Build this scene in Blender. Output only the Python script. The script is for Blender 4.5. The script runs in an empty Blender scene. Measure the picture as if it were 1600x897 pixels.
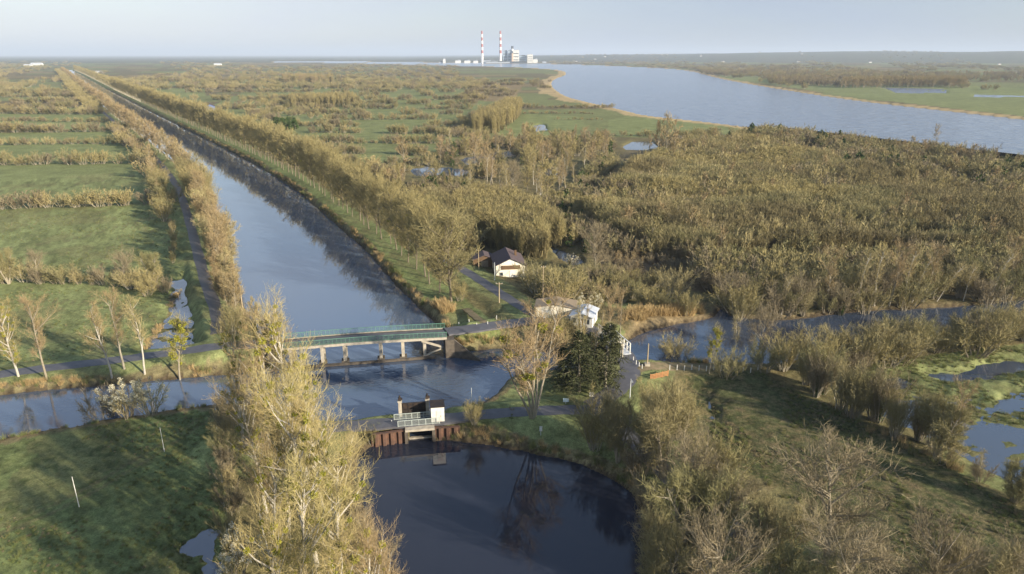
import bpy, math, random
import numpy as np
from math import radians

# ------------------------------------------------------------------ camera, world, sun, exposure
F, CX, CY, HC = 1067.0, 800.0, 448.5, 60.0
PITCH = math.atan((CY - 85.0) / F)
scn = bpy.context.scene
cam_d = bpy.data.cameras.new('camera'); cam = bpy.data.objects.new('camera', cam_d)
scn.collection.objects.link(cam); scn.camera = cam
cam_d.sensor_width = 36.0; cam_d.lens = 36.0 * F / 1600.0
cam_d.clip_start = 1.0; cam_d.clip_end = 200000.0
cam.location = (0, 0, HC); cam.rotation_euler = (math.pi/2 - PITCH, 0, 0)

SUN_EL, SUN_AZ = radians(19.0), math.atan2(0.83, -0.56)     # azimuth measured from +Y clockwise
sun_dir = (math.sin(SUN_AZ)*math.cos(SUN_EL), math.cos(SUN_AZ)*math.cos(SUN_EL), math.sin(SUN_EL))
w = bpy.data.worlds.new('World'); scn.world = w; w.use_nodes = True
nt = w.node_tree; bgn = nt.nodes['Background']
sky = nt.nodes.new('ShaderNodeTexSky'); sky.sky_type = 'NISHITA'; sky.sun_disc = False
sky.sun_elevation = SUN_EL; sky.sun_rotation = SUN_AZ
sky.air_density = 1.2; sky.dust_density = 1.0; sky.ozone_density = 3.5; sky.altitude = 50
# thin high veil of cloud over the blue, thicker towards the horizon
tc = nt.nodes.new('ShaderNodeTexCoord'); mp = nt.nodes.new('ShaderNodeMapping'); mp.inputs['Scale'].default_value = (1, 1, 5)
nz = nt.nodes.new('ShaderNodeTexNoise'); nz.inputs['Scale'].default_value = 1.3; nz.inputs['Detail'].default_value = 4
rmp = nt.nodes.new('ShaderNodeMapRange'); rmp.inputs['From Min'].default_value = 0.35; rmp.inputs['From Max'].default_value = 0.7
rmp.inputs['To Min'].default_value = 0.45; rmp.inputs['To Max'].default_value = 1.0
mx = nt.nodes.new('ShaderNodeMix'); mx.data_type = 'RGBA'
sepx = nt.nodes.new('ShaderNodeSeparateXYZ'); nt.links.new(tc.outputs['Generated'], sepx.inputs[0])
we = nt.nodes.new('ShaderNodeMapRange'); we.interpolation_type = 'SMOOTHSTEP'; we.inputs['From Min'].default_value = -.65; we.inputs['From Max'].default_value = .35
nt.links.new(sepx.outputs['X'], we.inputs['Value'])
vc = nt.nodes.new('ShaderNodeMix'); vc.data_type = 'RGBA'; vc.inputs['A'].default_value = (4.1, 4.3, 4.75, 1); vc.inputs['B'].default_value = (2.3, 2.7, 3.35, 1)
nt.links.new(we.outputs['Result'], vc.inputs['Factor']); nt.links.new(vc.outputs['Result'], mx.inputs['B'])
el = nt.nodes.new('ShaderNodeMapRange'); el.inputs['From Min'].default_value = .05; el.inputs['From Max'].default_value = .75; el.inputs['To Min'].default_value = 1.0; el.inputs['To Max'].default_value = .25
nt.links.new(sepx.outputs['Z'], el.inputs['Value'])
ml = nt.nodes.new('ShaderNodeMath'); ml.operation = 'MULTIPLY'
nt.links.new(tc.outputs['Generated'], mp.inputs['Vector']); nt.links.new(mp.outputs['Vector'], nz.inputs['Vector'])
nt.links.new(nz.outputs['Fac'], rmp.inputs['Value']); nt.links.new(rmp.outputs['Result'], ml.inputs[0]); nt.links.new(el.outputs['Result'], ml.inputs[1]); nt.links.new(ml.outputs[0], mx.inputs['Factor'])
nt.links.new(sky.outputs['Color'], mx.inputs['A']); nt.links.new(mx.outputs['Result'], bgn.inputs['Color'])
bgn.inputs['Strength'].default_value = 0.10
sd = bpy.data.lights.new('sun', 'SUN'); sd.energy = 5.0; sd.angle = radians(0.6); sd.color = (1.0, 0.87, 0.69)
so = bpy.data.objects.new('sun', sd); scn.collection.objects.link(so)
from mathutils import Vector
so.rotation_euler = Vector(sun_dir).to_track_quat('Z', 'Y').to_euler()
scn.view_settings.view_transform = 'Standard'; scn.view_settings.look = 'None'
scn.view_settings.gamma = 1.0; scn.view_settings.exposure = 1.02
scn.view_settings.use_curve_mapping = False
cy = scn.cycles
cy.max_bounces = 5; cy.diffuse_bounces = 2; cy.glossy_bounces = 3; cy.transmission_bounces = 2
cy.volume_bounces = 1; cy.transparent_max_bounces = 4; cy.caustics_reflective = False; cy.caustics_refractive = False
cy.use_denoising = True; cy.denoiser = 'OPENIMAGEDENOISE'; cy.denoising_input_passes = 'RGB_ALBEDO_NORMAL'; cy.denoising_prefilter = 'ACCURATE'
scn.render.filter_size = 0.8
cy.sample_clamp_indirect = 3.0
HAZE_DENSITY = 0.000075

rng = np.random.default_rng(7)
col = scn.collection
cp, sp = math.cos(PITCH), math.sin(PITCH)

# ------------------------------------------------------------------ photo pixel <-> world
def P(px, py, z=0.0):
    a = (np.asarray(px, float) - CX) / F; b = (CY - np.asarray(py, float)) / F
    dy = cp + b*sp; dz = -sp + b*cp
    t = (HC - z) / -dz
    return np.stack([a*t, dy*t], -1)
def proj(x, y, z):
    fw = y*cp - (z-HC)*sp; up = y*sp + (z-HC)*cp
    return CX + F*x/fw, CY - F*up/fw
def ztop(y, ty):
    b = (CY - ty) / F
    return HC + y * (-sp + b*cp) / (cp + b*sp)

# ------------------------------------------------------------------ noise and polygons
def _h(ix, iy, s):
    n = (ix*374761393 + iy*668265263 + s*1274126177) & 0xffffffff
    n = ((n ^ (n >> 13)) * 1274126177) & 0xffffffff
    return ((n ^ (n >> 16)) & 0xffff) / 65535.0
def vnoise(x, y, s=0):
    ix = np.floor(x).astype(np.int64); iy = np.floor(y).astype(np.int64)
    fx = x-ix; fy = y-iy; fx = fx*fx*(3-2*fx); fy = fy*fy*(3-2*fy)
    a = _h(ix, iy, s); b = _h(ix+1, iy, s); c = _h(ix, iy+1, s); d = _h(ix+1, iy+1, s)
    return (a*(1-fx)+b*fx)*(1-fy) + (c*(1-fx)+d*fx)*fy
def fbm(x, y, s=0, o=3):
    v = 0; a = 0.5; t = 0
    for k in range(o):
        v = v + a*vnoise(x*2**k, y*2**k, s+k); t += a; a *= .5
    return v/t
def inside(x, y, poly):
    r = np.zeros(x.shape, bool); n = len(poly)
    for i in range(n):
        x0, y0 = poly[i]; x1, y1 = poly[(i+1) % n]
        if y0 == y1: continue
        c = ((y0 > y) != (y1 > y)) & (x < (x1-x0)*(y-y0)/(y1-y0)+x0)
        r ^= c
    return r
def dist_line(x, y, pl, closed=False, vals=None):
    if len(x) == 1:     # one point against every segment at once
        p = np.asarray(pl, float)[:, :2]; q = np.roll(p, -1, 0) if closed else p[1:]; p = p if closed else p[:-1]
        e = q-p; L = np.maximum((e**2).sum(1), 1e-12); t = np.clip(((x[0]-p[:, 0])*e[:, 0]+(y[0]-p[:, 1])*e[:, 1])/L, 0, 1)
        dd = np.hypot(x[0]-p[:, 0]-t*e[:, 0], y[0]-p[:, 1]-t*e[:, 1]); i = int(dd.argmin())
        if vals is None: return dd[i:i+1]
        v = np.asarray(vals); return dd[i:i+1], np.array([v[i]*(1-t[i])+v[(i+1) % len(v)]*t[i]])
    d = np.full(x.shape, 1e9); v = np.zeros(x.shape)
    n = len(pl)
    for i in range(n if closed else n-1):
        x0, y0 = pl[i]; x1, y1 = pl[(i+1) % n]
        dx, dy = x1-x0, y1-y0; L = dx*dx+dy*dy
        if L == 0: continue
        t = np.clip(((x-x0)*dx+(y-y0)*dy)/L, 0, 1)
        dd = np.hypot(x-x0-t*dx, y-y0-t*dy); m = dd < d
        d = np.where(m, dd, d)
        if vals is not None: v = np.where(m, vals[i]*(1-t)+vals[(i+1) % n]*t, v)
    return (d, v) if vals is not None else d
def sdist(x, y, poly):
    d = dist_line(x, y, poly, True)
    return np.where(inside(x, y, poly), -d, d)
def W(pts, z=0.0):
    return np.array([P(a, b, z) for a, b in pts])
def smooth(pl, n=3):
    pl = np.array(pl, float)
    for _ in range(n):
        q = pl[:-1]*.75+pl[1:]*.25; r = pl[:-1]*.25+pl[1:]*.75
        m = np.empty((len(q)*2, pl.shape[1])); m[0::2] = q; m[1::2] = r
        pl = np.vstack([pl[:1], m, pl[-1:]])
    return pl
def smooth_closed(pl, n=2):
    pl = np.array(pl, float)
    for _ in range(n):
        nx = np.roll(pl, -1, 0)
        m = np.empty((len(pl)*2, 2)); m[0::2] = pl*.75+nx*.25; m[1::2] = pl*.25+nx*.75
        pl = m
    return pl

# ------------------------------------------------------------------ layout of the water
XR = np.array([(120, -12.5), (134, -13.5), (147, -16.5), (155, -20.7), (171.6, -29), (216, -48.7), (312, -98.5), (395, -147.4), (601, -282.8),
               (782, -403), (1279, -729), (2212, -1333), (2838, -1745)], float)
def xr(y): return np.interp(y, XR[:, 0], XR[:, 1])
ys_c = np.concatenate([np.arange(125, 400, 12), np.geomspace(420, 2838, 22)])
canal = np.array([(xr(y), y) for y in ys_c] + [(xr(y)-41.5+8*min(1, max(0, (152-y)/22)), y-5) for y in ys_c[::-1]])
basin = W([(700, 552), (760, 547), (800, 545), (860, 538), (915, 545), (975, 560), (965, 577), (900, 583), (850, 586), (795, 592), (780, 612), (750, 634), (690, 648),
           (620, 655), (560, 664), (505, 664), (480, 640), (420, 632), (330, 635), (200, 653), (120, 668), (0, 688), (-250, 732), (-900, 840),
           (-900, 700), (-250, 640), (0, 619), (40, 612), (150, 604), (235, 595), (330, 588), (400, 580), (440, 566), (480, 562)])
channel = W([(640, 640), (676, 640), (676, 700), (640, 700)])
pond = smooth_closed(W([(572, 696), (640, 689), (700, 688), (755, 693), (800, 702), (850, 713), (890, 722), (930, 735), (960, 752), (985, 772), (1005, 800), (1030, 850),
             (1075, 900), (1130, 1000), (1150, 1250), (760, 1300), (690, 1100), (645, 960), (600, 860), (562, 790), (552, 730)]), 1)
arm = smooth_closed(W([(968, 545), (985, 533), (1000, 520), (1050, 508), (1085, 503), (1115, 497), (1122, 484), (1134, 483), (1138, 494), (1180, 499), (1240, 500), (1300, 490), (1370, 485), (1500, 480),
            (1600, 468), (1900, 445), (1900, 490), (1600, 512), (1500, 522), (1400, 536), (1300, 553), (1240, 566), (1180, 573), (1100, 571), (1020, 572), (992, 572)]), 1)
loire = smooth_closed(W([(420, 96.1), (500, 96.2), (600, 96.6), (700, 98.4), (860, 99.8), (960, 103.5), (1040, 107), (1080, 111), (1120, 122.5), (1200, 137), (1330, 157), (1450, 170.5), (1600, 187), (2000, 235),
             (2600, 330), (2600, 420), (2000, 305), (1600, 250), (1500, 243), (1300, 221), (1200, 203.5), (1100, 191), (1000, 180.5), (985, 175), (940, 165), (905, 157), (880, 150), (862, 136), (861, 128),
             (870, 122), (888, 116), (880, 110), (850, 107), (800, 104.6), (700, 102.6), (600, 99.8), (500, 97.8), (420, 96.9)]), 2)
ponds = [W(p) for p in ([(640, 265), (665, 261), (700, 262), (735, 267), (722, 276), (680, 275), (650, 276)], [(718, 249), (760, 240), (796, 236), (805, 244), (760, 252), (730, 258)],
         [(972, 229), (990, 221), (1020, 223), (1030, 231), (1000, 236), (978, 234)], [(858, 386), (880, 392), (906, 402), (912, 412), (897, 417), (872, 404)],
         [(833, 196), (850, 194), (855, 203), (838, 206)], [(850, 263), (875, 260), (878, 272), (856, 276)], [(1240, 228), (1268, 229), (1275, 238), (1245, 237)],
         [(1005, 245), (1015, 243), (1018, 248), (1008, 249)])]
floods = [W(p) for p in ([(1235, 592), (1262, 598), (1350, 622), (1345, 572), (1420, 588), (1485, 622), (1560, 612), (1640, 602), (1900, 590), (1900, 900), (1640, 800), (1560, 762), (1500, 733), (1440, 700), (1350, 650)],
          [(222, 556), (328, 545), (334, 515), (318, 480), (308, 440), (301, 400), (294, 310), (284, 310), (286, 400), (278, 440), (258, 478), (240, 505), (218, 548)],
          [(298, 820), (356, 815), (364, 900), (368, 990), (300, 1000), (292, 900)],
          [(1075, 606), (1100, 602), (1122, 632), (1130, 664), (1108, 666), (1092, 640)],
          [(1375, 137), (1480, 138), (1482, 146), (1400, 146)], [(1520, 147.5), (1640, 149), (1640, 153), (1520, 152)],
          [(268, 440), (296, 436), (298, 446), (270, 448)], [(1440, 585), (1600, 560), (1640, 580), (1500, 600)])]
SUBM = [canal, basin, channel, pond, arm, loire] + ponds

# roads as (px, py, z) and their beds
R_west = [(-420, 640, 1.4), (-100, 598, 1.5), (0, 585, 1.6), (80, 574, 1.7), (180, 563, 1.9), (250, 553, 2.3), (330, 543, 3.2), (400, 536, 4.1), (444, 533.5, 4.55)]
R_east = [(697, 517.5, 4.55), (745, 512, 4.4), (790, 505, 4.0), (840, 500, 3.5), (895, 503, 3.2), (935, 520, 3.2), (968, 545, 3.2), (988, 572, 2.9), (980, 593, 2.6), (955, 615, 2.3), (925, 635, 2.1)]
R_weir = [(380, 690, 2.2), (440, 678, 2.4), (510, 668, 2.6), (610, 660.5, 2.7), (700, 653.5, 2.7), (760, 647, 2.6), (830, 642, 2.4), (900, 640, 2.2), (935, 640, 2.1), (970, 668, 1.8), (1010, 708, 1.6), (1080, 780, 1.5), (1200, 862, 1.5), (1330, 980, 1.5), (1500, 1200, 1.5)]
R_house = [(640, 372, 1.4), (690, 402, 1.6), (730, 425, 1.8), (760, 444, 2.0), (790, 464, 2.4), (830, 488, 3.1), (846, 499, 3.5)]
R_track = [(985, 578, 2.8), (1020, 576, 2.2), (1060, 573, 1.5), (1160, 571, 1.2)]
R_path = [(728, 482, 2.5), (740, 492, 3.0), (752, 502, 3.7), (760, 512, 4.3)]
def road_w(R): return np.array([(*P(a, b, z), z) for a, b, z in R])
def towpath():
    ys = np.array([140, 155, 175, 210, 250, 307, 360, 420, 520, 700, 900, 1300])
    return [(xr(y)-(48.5 + 4.0*min(1, max(0, (y-150)/60))), y-4, 1.9 if y > 150 else 3.0) for y in ys]
tow = np.array(towpath())
i0 = road_w([(400, 536, 4.1)])[0]
tow = np.vstack([i0, tow])
dykes = [(road_w(R_west), 2.6, 5), (road_w(R_east), 3.0, 7), (road_w(R_weir), 3.0, 5), (road_w(R_house), 3.0, 8), (road_w(R_track), 2.5, 5), (tow, 3.0, 5), (np.array([(*P(a, b, .8), .8) for a, b in [(1225, 580), (1248, 598), (1330, 644), (1445, 704), (1560, 770), (1660, 825)]]), 1.6, 3), (np.array([(*P(a, b, .8), .8) for a, b in [(1195, 580), (1300, 580), (1385, 564), (1490, 549), (1640, 531)]]), 3, 3),
         (np.array([(xr(y)+7.5, y, 1.7) for y in ys_c[1:]]), 5.0, 6), (np.array([(xr(y)-45.5, y-5, 1.9) for y in ys_c[1:]]), 3.0, 5)]
dykes = [(smooth(d, 2), a, b) for d, a, b in dykes]

def Hgt(x, y, detail=True):
    x = np.asarray(x, float); y = np.asarray(y, float); X0, X1, Y0, Y1 = x.min(), x.max(), y.min(), y.max()
    h = 0.75 + 0.35*(fbm(x/60, y/60, 3)-.5)
    # island and surroundings of the lock
    r = np.hypot((x-14)/26, (y-135)/22); h = np.maximum(h, 2.4*np.clip(1.6-r, 0, 1))
    rd = np.full(x.shape, 1e9)
    for pl, fl, sl in dykes:
        bx0, by0 = pl[:, :2].min(0)-20; bx1, by1 = pl[:, :2].max(0)+20
        if X0 > bx1 or X1 < bx0 or Y0 > by1 or Y1 < by0: continue
        m = (x > bx0) & (x < bx1) & (y > by0) & (y < by1)
        if not m.any(): continue
        d, v = dist_line(x[m], y[m], pl[:, :2], False, pl[:, 2])
        t = np.clip((fl+sl-d)/sl, 0, 1); t = t*t*(3-2*t)
        h[m] = np.maximum(h[m], h[m]*(1-t)+v*t)
        rd[m] = np.minimum(rd[m], d)
    if detail:
        near = np.clip(rd/3-.8, 0, 1)
        h = h + near*(0.22*(fbm(x/1.7, y/1.7, 11)-.5) + .3*(fbm(x/9, y/9, 14)-.5))
    # low hills beyond the river
    R = np.hypot(x, y); ang = np.arctan2(x, y)
    hill = np.clip((R-6500)/2500, 0, 1)*np.clip((ang+.15)/.5, 0, 1)
    h = h + hill*(70+45*fbm(ang*9, R/4000, 5, 4))
    for fp in floods:
        bx0, by0 = fp.min(0)-30; bx1, by1 = fp.max(0)+30
        if X0 > bx1 or X1 < bx0 or Y0 > by1 or Y1 < by0: continue
        m = (x > bx0) & (x < bx1) & (y > by0) & (y < by1)
        if not m.any(): continue
        s = sdist(x[m], y[m], fp) + 7*(fbm(x[m]/6, y[m]/6, 23, 3)-.45) + 1.5*(fbm(x[m]/.9, y[m]/.9, 27, 2)-.5); t = np.clip(.5 - s/3.5, 0, 1)*np.clip((rd[m]-3)/2.5, 0, 1)
        low = 0.8*(.72*fbm(x[m]/9, y[m]/5, 21, 4)+.28*fbm(x[m]/1.1, y[m]/.8, 25, 2)-(.59 if fp is floods[0] else .66))
        h[m] = h[m]*(1-t) + low*t
    for wp in SUBM:
        bx0, by0 = wp.min(0)-12; bx1, by1 = wp.max(0)+12
        if X0 > bx1 or X1 < bx0 or Y0 > by1 or Y1 < by0: continue
        m = (x > bx0) & (x < bx1) & (y > by0) & (y < by1)
        if not m.any(): continue
        s = sdist(x[m], y[m], wp) + (0 if wp is channel else 1.3*(fbm(x[m]/3.5, y[m]/3.5, 31)-.5))
        sh = np.where(s < 0, np.maximum(-1.6, s*.5-.15), .12+s*0.85)
        h[m] = np.minimum(h[m], sh)
    return h
def H1(x, y): return float(Hgt(np.array([x]), np.array([y]), False)[0])
def G(px, py):
    z = 0.9
    for _ in range(4):
        q = P(px, py, z); z = H1(q[0], q[1])
    return float(q[0]), float(q[1]), z

# ------------------------------------------------------------------ mesh and material helpers
def mesh_np(name, v, quads, mats, midx=None, smooth_=False):
    me = bpy.data.meshes.new(name); v = np.asarray(v, np.float32); q = np.asarray(quads, np.int32)
    k = q.shape[1]
    me.vertices.add(len(v)); me.vertices.foreach_set('co', v.ravel())
    me.loops.add(q.size); me.loops.foreach_set('vertex_index', q.ravel())
    me.polygons.add(len(q)); me.polygons.foreach_set('loop_start', np.arange(0, q.size, k, dtype=np.int32))
    me.polygons.foreach_set('loop_total', np.full(len(q), k, np.int32))
    if midx is not None: me.polygons.foreach_set('material_index', np.asarray(midx, np.int32))
    me.polygons.foreach_set('use_smooth', np.full(len(q), smooth_, bool))
    for m in mats: me.materials.append(m)
    me.update(calc_edges=True)
    return me
def link(name, me, parent=None):
    o = bpy.data.objects.new(name, me); col.objects.link(o)
    if parent: o.parent = parent
    return o
def tag(o, label=None, cat=None, group=None, kind=None):
    if label: o['label'] = label
    if cat: o['category'] = cat
    if group: o['group'] = group
    if kind: o['kind'] = kind
    return o
def mat(name, c, rough=.85, spec=.2, c2=None, scale=4.0, bump=0.0, rnd=None, metal=0.0, detail=4, coord='Object', transl=0.0):
    m = bpy.data.materials.new(name); m.use_nodes = True; t = m.node_tree; b = t.nodes['Principled BSDF']
    b.inputs['Roughness'].default_value = rough; b.inputs['Specular IOR Level'].default_value = spec; b.inputs['Metallic'].default_value = metal
    b.inputs['Base Color'].default_value = (*c, 1)
    out = None
    if c2 is not None:
        tcn = t.nodes.new('ShaderNodeTexCoord'); n = t.nodes.new('ShaderNodeTexNoise'); n.inputs['Scale'].default_value = scale; n.inputs['Detail'].default_value = detail
        r = t.nodes.new('ShaderNodeMapRange'); r.inputs['From Min'].default_value = .3; r.inputs['From Max'].default_value = .7
        x = t.nodes.new('ShaderNodeMix'); x.data_type = 'RGBA'; x.inputs['A'].default_value = (*c, 1); x.inputs['B'].default_value = (*c2, 1)
        t.links.new(tcn.outputs[coord], n.inputs['Vector']); t.links.new(n.outputs['Fac'], r.inputs['Value']); t.links.new(r.outputs['Result'], x.inputs['Factor'])
        out = x.outputs['Result']; t.links.new(out, b.inputs['Base Color'])
        if bump:
            bp = t.nodes.new('ShaderNodeBump'); bp.inputs['Strength'].default_value = bump; t.links.new(n.outputs['Fac'], bp.inputs['Height']); t.links.new(bp.outputs['Normal'], b.inputs['Normal'])
    if rnd is not None:
        oi = t.nodes.new('ShaderNodeObjectInfo'); x2 = t.nodes.new('ShaderNodeMix'); x2.data_type = 'RGBA'
        if out: t.links.new(out, x2.inputs['A'])
        else: x2.inputs['A'].default_value = (*c, 1)
        x2.inputs['B'].default_value = (*rnd, 1); t.links.new(oi.outputs['Random'], x2.inputs['Factor'])
        t.links.new(x2.outputs['Result'], b.inputs['Base Color'])
    return m

M = {}
M['bark'] = mat('bark', (.30, .26, .19), .95, .1, c2=(.20, .17, .12), scale=3, rnd=(.34, .31, .24))
M['bark_pale'] = mat('bark_pale', (.52, .49, .42), .9, .1, c2=(.36, .33, .27), scale=3)
M['twig_gold'] = mat('twig_gold', (.325, .275, .125), .9, .1, rnd=(.24, .21, .10))
M['twig_belt'] = mat('twig_belt', (.40, .345, .155), .9, .1, rnd=(.33, .265, .12))
M['twig_red'] = mat('twig_red', (.32, .24, .13), .9, .1, rnd=(.29, .235, .12))
M['bark_ave'] = mat('bark_ave', (.20, .17, .12), .95, .1, c2=(.13, .11, .08), scale=3)
M['twig_olive'] = mat('twig_olive', (.24, .225, .105), .9, .1, rnd=(.29, .25, .13))
M['twig_straw'] = mat('twig_straw', (.38, .33, .165), .9, .1, rnd=(.33, .27, .135))
M['twig_brown'] = mat('twig_brown', (.21, .175, .11), .9, .1, rnd=(.27, .225, .14))
M['twig_coppice'] = mat('twig_coppice', (.25, .21, .105), .9, .1, rnd=(.185, .16, .085))
M['twig_cop_gold'] = mat('twig_cop_gold', (.35, .295, .13), .9, .1, rnd=(.28, .24, .11))
M['needle'] = mat('needle', (.05, .062, .025), .8, .2, rnd=(.075, .08, .035))
M['mistletoe'] = mat('mistletoe', (.33, .31, .035), .8, .2, rnd=(.22, .23, .03))
M['blossom'] = mat('blossom', (.62, .58, .46), .9, .1, rnd=(.55, .52, .36))
M['reed'] = mat('reed', (.46, .33, .16), .9, .1, rnd=(.36, .27, .13))
M['rush'] = mat('rush', (.14, .175, .06), .9, .1, rnd=(.19, .19, .08))
M['ivy'] = mat('ivy', (.05, .09, .02), .8, .2, rnd=(.07, .11, .03))

# ------------------------------------------------------------------ bare tree builder (vectorised, level by level)
def nrm(a): return a/np.maximum(np.linalg.norm(a, axis=-1, keepdims=True), 1e-9)
class Br:
    pass
def grow(r, start, d, L, K, up, wob):
    n = len(L); Pn = np.zeros((n, K+1, 3)); Pn[:, 0] = start; d = nrm(d)
    for k in range(K):
        d = nrm(d + np.array([0, 0, 1.])*up + r.normal(0, wob, (n, 3)))
        Pn[:, k+1] = Pn[:, k] + d*(L/K)[:, None]
    b = Br(); b.P = Pn; b.L = L
    return b
def kids(r, par, n, t0, t1, ang, asd, lf, K=2, up=.1, wob=.12, envelope=None):
    N, K1 = par.P.shape[:2]; Kp = K1-1
    pi = np.repeat(np.arange(N), n); j = np.tile(np.arange(n), N)
    t = t0 + (t1-t0)*(j + r.random(len(pi)))/n
    s = np.clip(t*Kp, 0, Kp-1e-6); i = s.astype(int); f = (s-i)[:, None]
    a = par.P[pi, i]; b = par.P[pi, i+1]; st = a*(1-f)+b*f; tan = nrm(b-a)
    rv = r.normal(0, 1, (len(pi), 3)); rv[:, 2] *= .6; pe = nrm(np.cross(tan, rv))
    al = np.radians(r.normal(ang, asd, len(pi)))[:, None]
    d = tan*np.cos(al) + pe*np.sin(al)
    L = lf(t, par.L[pi], st)*r.uniform(.65, 1.25, len(pi))
    g = grow(r, st, d, L, K, up, wob); g.t = t; g.pi = pi
    return g
def tubes(b, r0, r1, sides):
    Pn = b.P; N, K1 = Pn.shape[:2]
    d = nrm(Pn[:, -1]-Pn[:, 0]); ref = np.where(np.abs(d[:, 2:3]) > .9, np.array([[1., 0, 0]]), np.array([[0, 0, 1.]]))
    u = nrm(np.cross(d, ref)); v = np.cross(d, u)
    an = np.arange(sides)*2*np.pi/sides
    ring = u[:, None]*np.cos(an)[None, :, None] + v[:, None]*np.sin(an)[None, :, None]
    tt = np.linspace(0, 1, K1)[None, :]
    rad = np.asarray(r0)[:, None]*(1-tt) + np.asarray(r1)[:, None]*tt
    V = Pn[:, :, None, :] + ring[:, None]*rad[:, :, None, None]
    base = (np.arange(N)*K1*sides)[:, None, None] + (np.arange(K1-1)*sides)[None, :, None]
    s = np.arange(sides)[None, None, :]; s2 = (s+1) % sides
    q = np.stack([base+s, base+s2, base+s2+sides, base+s+sides], -1).reshape(-1, 4)
    return V.reshape(-1, 3), q
def ribbons(r, b, w0, w1):
    Pn = b.P; N, K1 = Pn.shape[:2]
    d = nrm(Pn[:, -1]-Pn[:, 0]); u = nrm(np.cross(d, r.normal(0, 1, (N, 3))))
    tt = np.linspace(0, 1, K1)[None, :, None]; ww = (w0*(1-tt)+w1*tt)*.5
    V = np.stack([Pn-u[:, None]*ww, Pn+u[:, None]*ww], 2).reshape(-1, 3)
    base = (np.arange(N)*K1*2)[:, None] + (np.arange(K1-1)*2)[None]
    q = np.stack([base, base+1, base+3, base+2], -1).reshape(-1, 4)
    return V, q
def merge(parts):
    vs, qs, n = [], [], 0
    for v, q in parts:
        vs.append(v); qs.append(q+n); n += len(v)
    return np.vstack(vs), np.vstack(qs)
def one(a): return np.array([a], float)

def bare_tree(seed, H=20., R=5., base=.12, n1=20, n2=7, n3=7, n4=0, ang=42, up=.12, tw=.03, w=.05, prof='egg', lean=0., tr=.28, n0=1, lim=.5):
    """a leafless tree: trunk(s) + limbs as tubes, finer branches as thin blades; returns wood and twigs"""
    r = np.random.default_rng(seed)
    if n0 == 1:
        tk = grow(r, np.zeros((1, 3)), np.array([[lean, lean*.4, 1.]]), one(H*.93), 8, .05, .05)
        r0 = one(tr); r1 = one(tr*.12)
    else:
        a = r.uniform(0, 2*np.pi, n0); o = r.uniform(.15, lim, n0)
        d = np.stack([np.cos(a)*o, np.sin(a)*o, np.ones(n0)], 1)
        st = np.stack([np.cos(a)*.25, np.sin(a)*.25, np.zeros(n0)], 1)
        tk = grow(r, st, d, H*r.uniform(.72, .98, n0), 7, .06, .07)
        r0 = np.full(n0, tr); r1 = np.full(n0, tr*.15)
    if prof == 'egg': env = lambda t: np.sqrt(np.clip(1-((t-.50)/.56)**2, .03, 1))
    elif prof == 'vase': env = lambda t: np.clip(.45+t*.75, 0, 1)*np.clip((1.05-t)/.3, .2, 1)
    elif prof == 'spire': env = lambda t: np.clip(1.05-t*.7, .15, 1)
    else: env = lambda t: np.clip((1.08-t)/.5, .15, 1)
    k1 = R if n0 == 1 else R*.6
    L1 = kids(r, tk, n1, base, .97, ang, 9, lambda t, L, s: k1*1.15*env((t-base)/(1-base)), 4, up, .10)
    L2 = kids(r, L1, n2, .15, 1., 38, 12, lambda t, L, s: L*(.55-.25*t)+.3, 3, up, .12)
    wood = [tubes(tk, r0, r1, 7), tubes(L1, np.clip(L1.L*.018+.02, .03, .2), np.full(len(L1.L), .012), 4)]
    tws = [ribbons(r, L2, w*1.5, w*.7)]
    L3 = kids(r, L2, n3, .1, 1., 36, 14, lambda t, L, s: L*.30+.45, 2, up*.8, .14)
    tws.append(ribbons(r, L3, w, w*.4))
    if n4:
        L4 = kids(r, L3, n4, .1, 1., 34, 14, lambda t, L, s: L*.30+.30, 1, up*.6, .14)
        tws.append(ribbons(r, L4, w*.7, w*.25))
    tips = L2.P[:, -1]
    return merge(wood), merge(tws), tips, L1
def shrub(seed, H=5., R=3., n=16, n2=8, n3=8, n4=0, w=.05, fan=1.0, up=.10):
    r = np.random.default_rng(seed)
    a = r.uniform(0, 2*np.pi, n); o = np.sqrt(r.random(n))*fan*R/H
    d = np.stack([np.cos(a)*o, np.sin(a)*o, np.ones(n)], 1)
    st = np.stack([np.cos(a)*o*R*.55, np.sin(a)*o*R*.55, np.zeros(n)], 1)
    tk = grow(r, st, d, H*r.uniform(.65, .95, n)*np.sqrt(1+o*o*.3), 4, .0, .08)
    L2 = kids(r, tk, n2, .15, 1., 34, 12, lambda t, L, s: H*.33*(1.15-.6*t), 3, up, .12)
    L3 = kids(r, L2, n3, .05, 1., 34, 14, lambda t, L, s: L*.45+.1, 2, up, .14)
    tws = [ribbons(r, L2, w*1.3, w*.6), ribbons(r, L3, w, w*.4)]
    if n4: tws.append(ribbons(r, kids(r, L3, n4, .1, 1., 34, 14, lambda t, L, s: L*.4+.12, 1, up, .14), w*.7, w*.3))
    return tubes(tk, np.full(n, .05+H*.006), np.full(n, .012), 4), merge(tws), L2.P[:, -1], tk
def blobs(r, centers, rad, n, w, squash=.85):
    """leafy balls of short blades round the given points"""
    c = np.repeat(centers, n, 0); d = nrm(r.normal(0, 1, (len(c), 3))); rr = np.repeat(np.broadcast_to(rad, (len(centers),)), n)
    p0 = c + d*(rr*r.uniform(.25, .8, len(c)))[:, None]*np.array([1, 1, squash])
    b = Br(); b.L = rr*.35
    b.P = np.stack([p0, p0 + nrm(d+r.normal(0, .5, d.shape))*(rr*.33)[:, None]], 1)
    return ribbons(r, b, w, w*.45)
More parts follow.
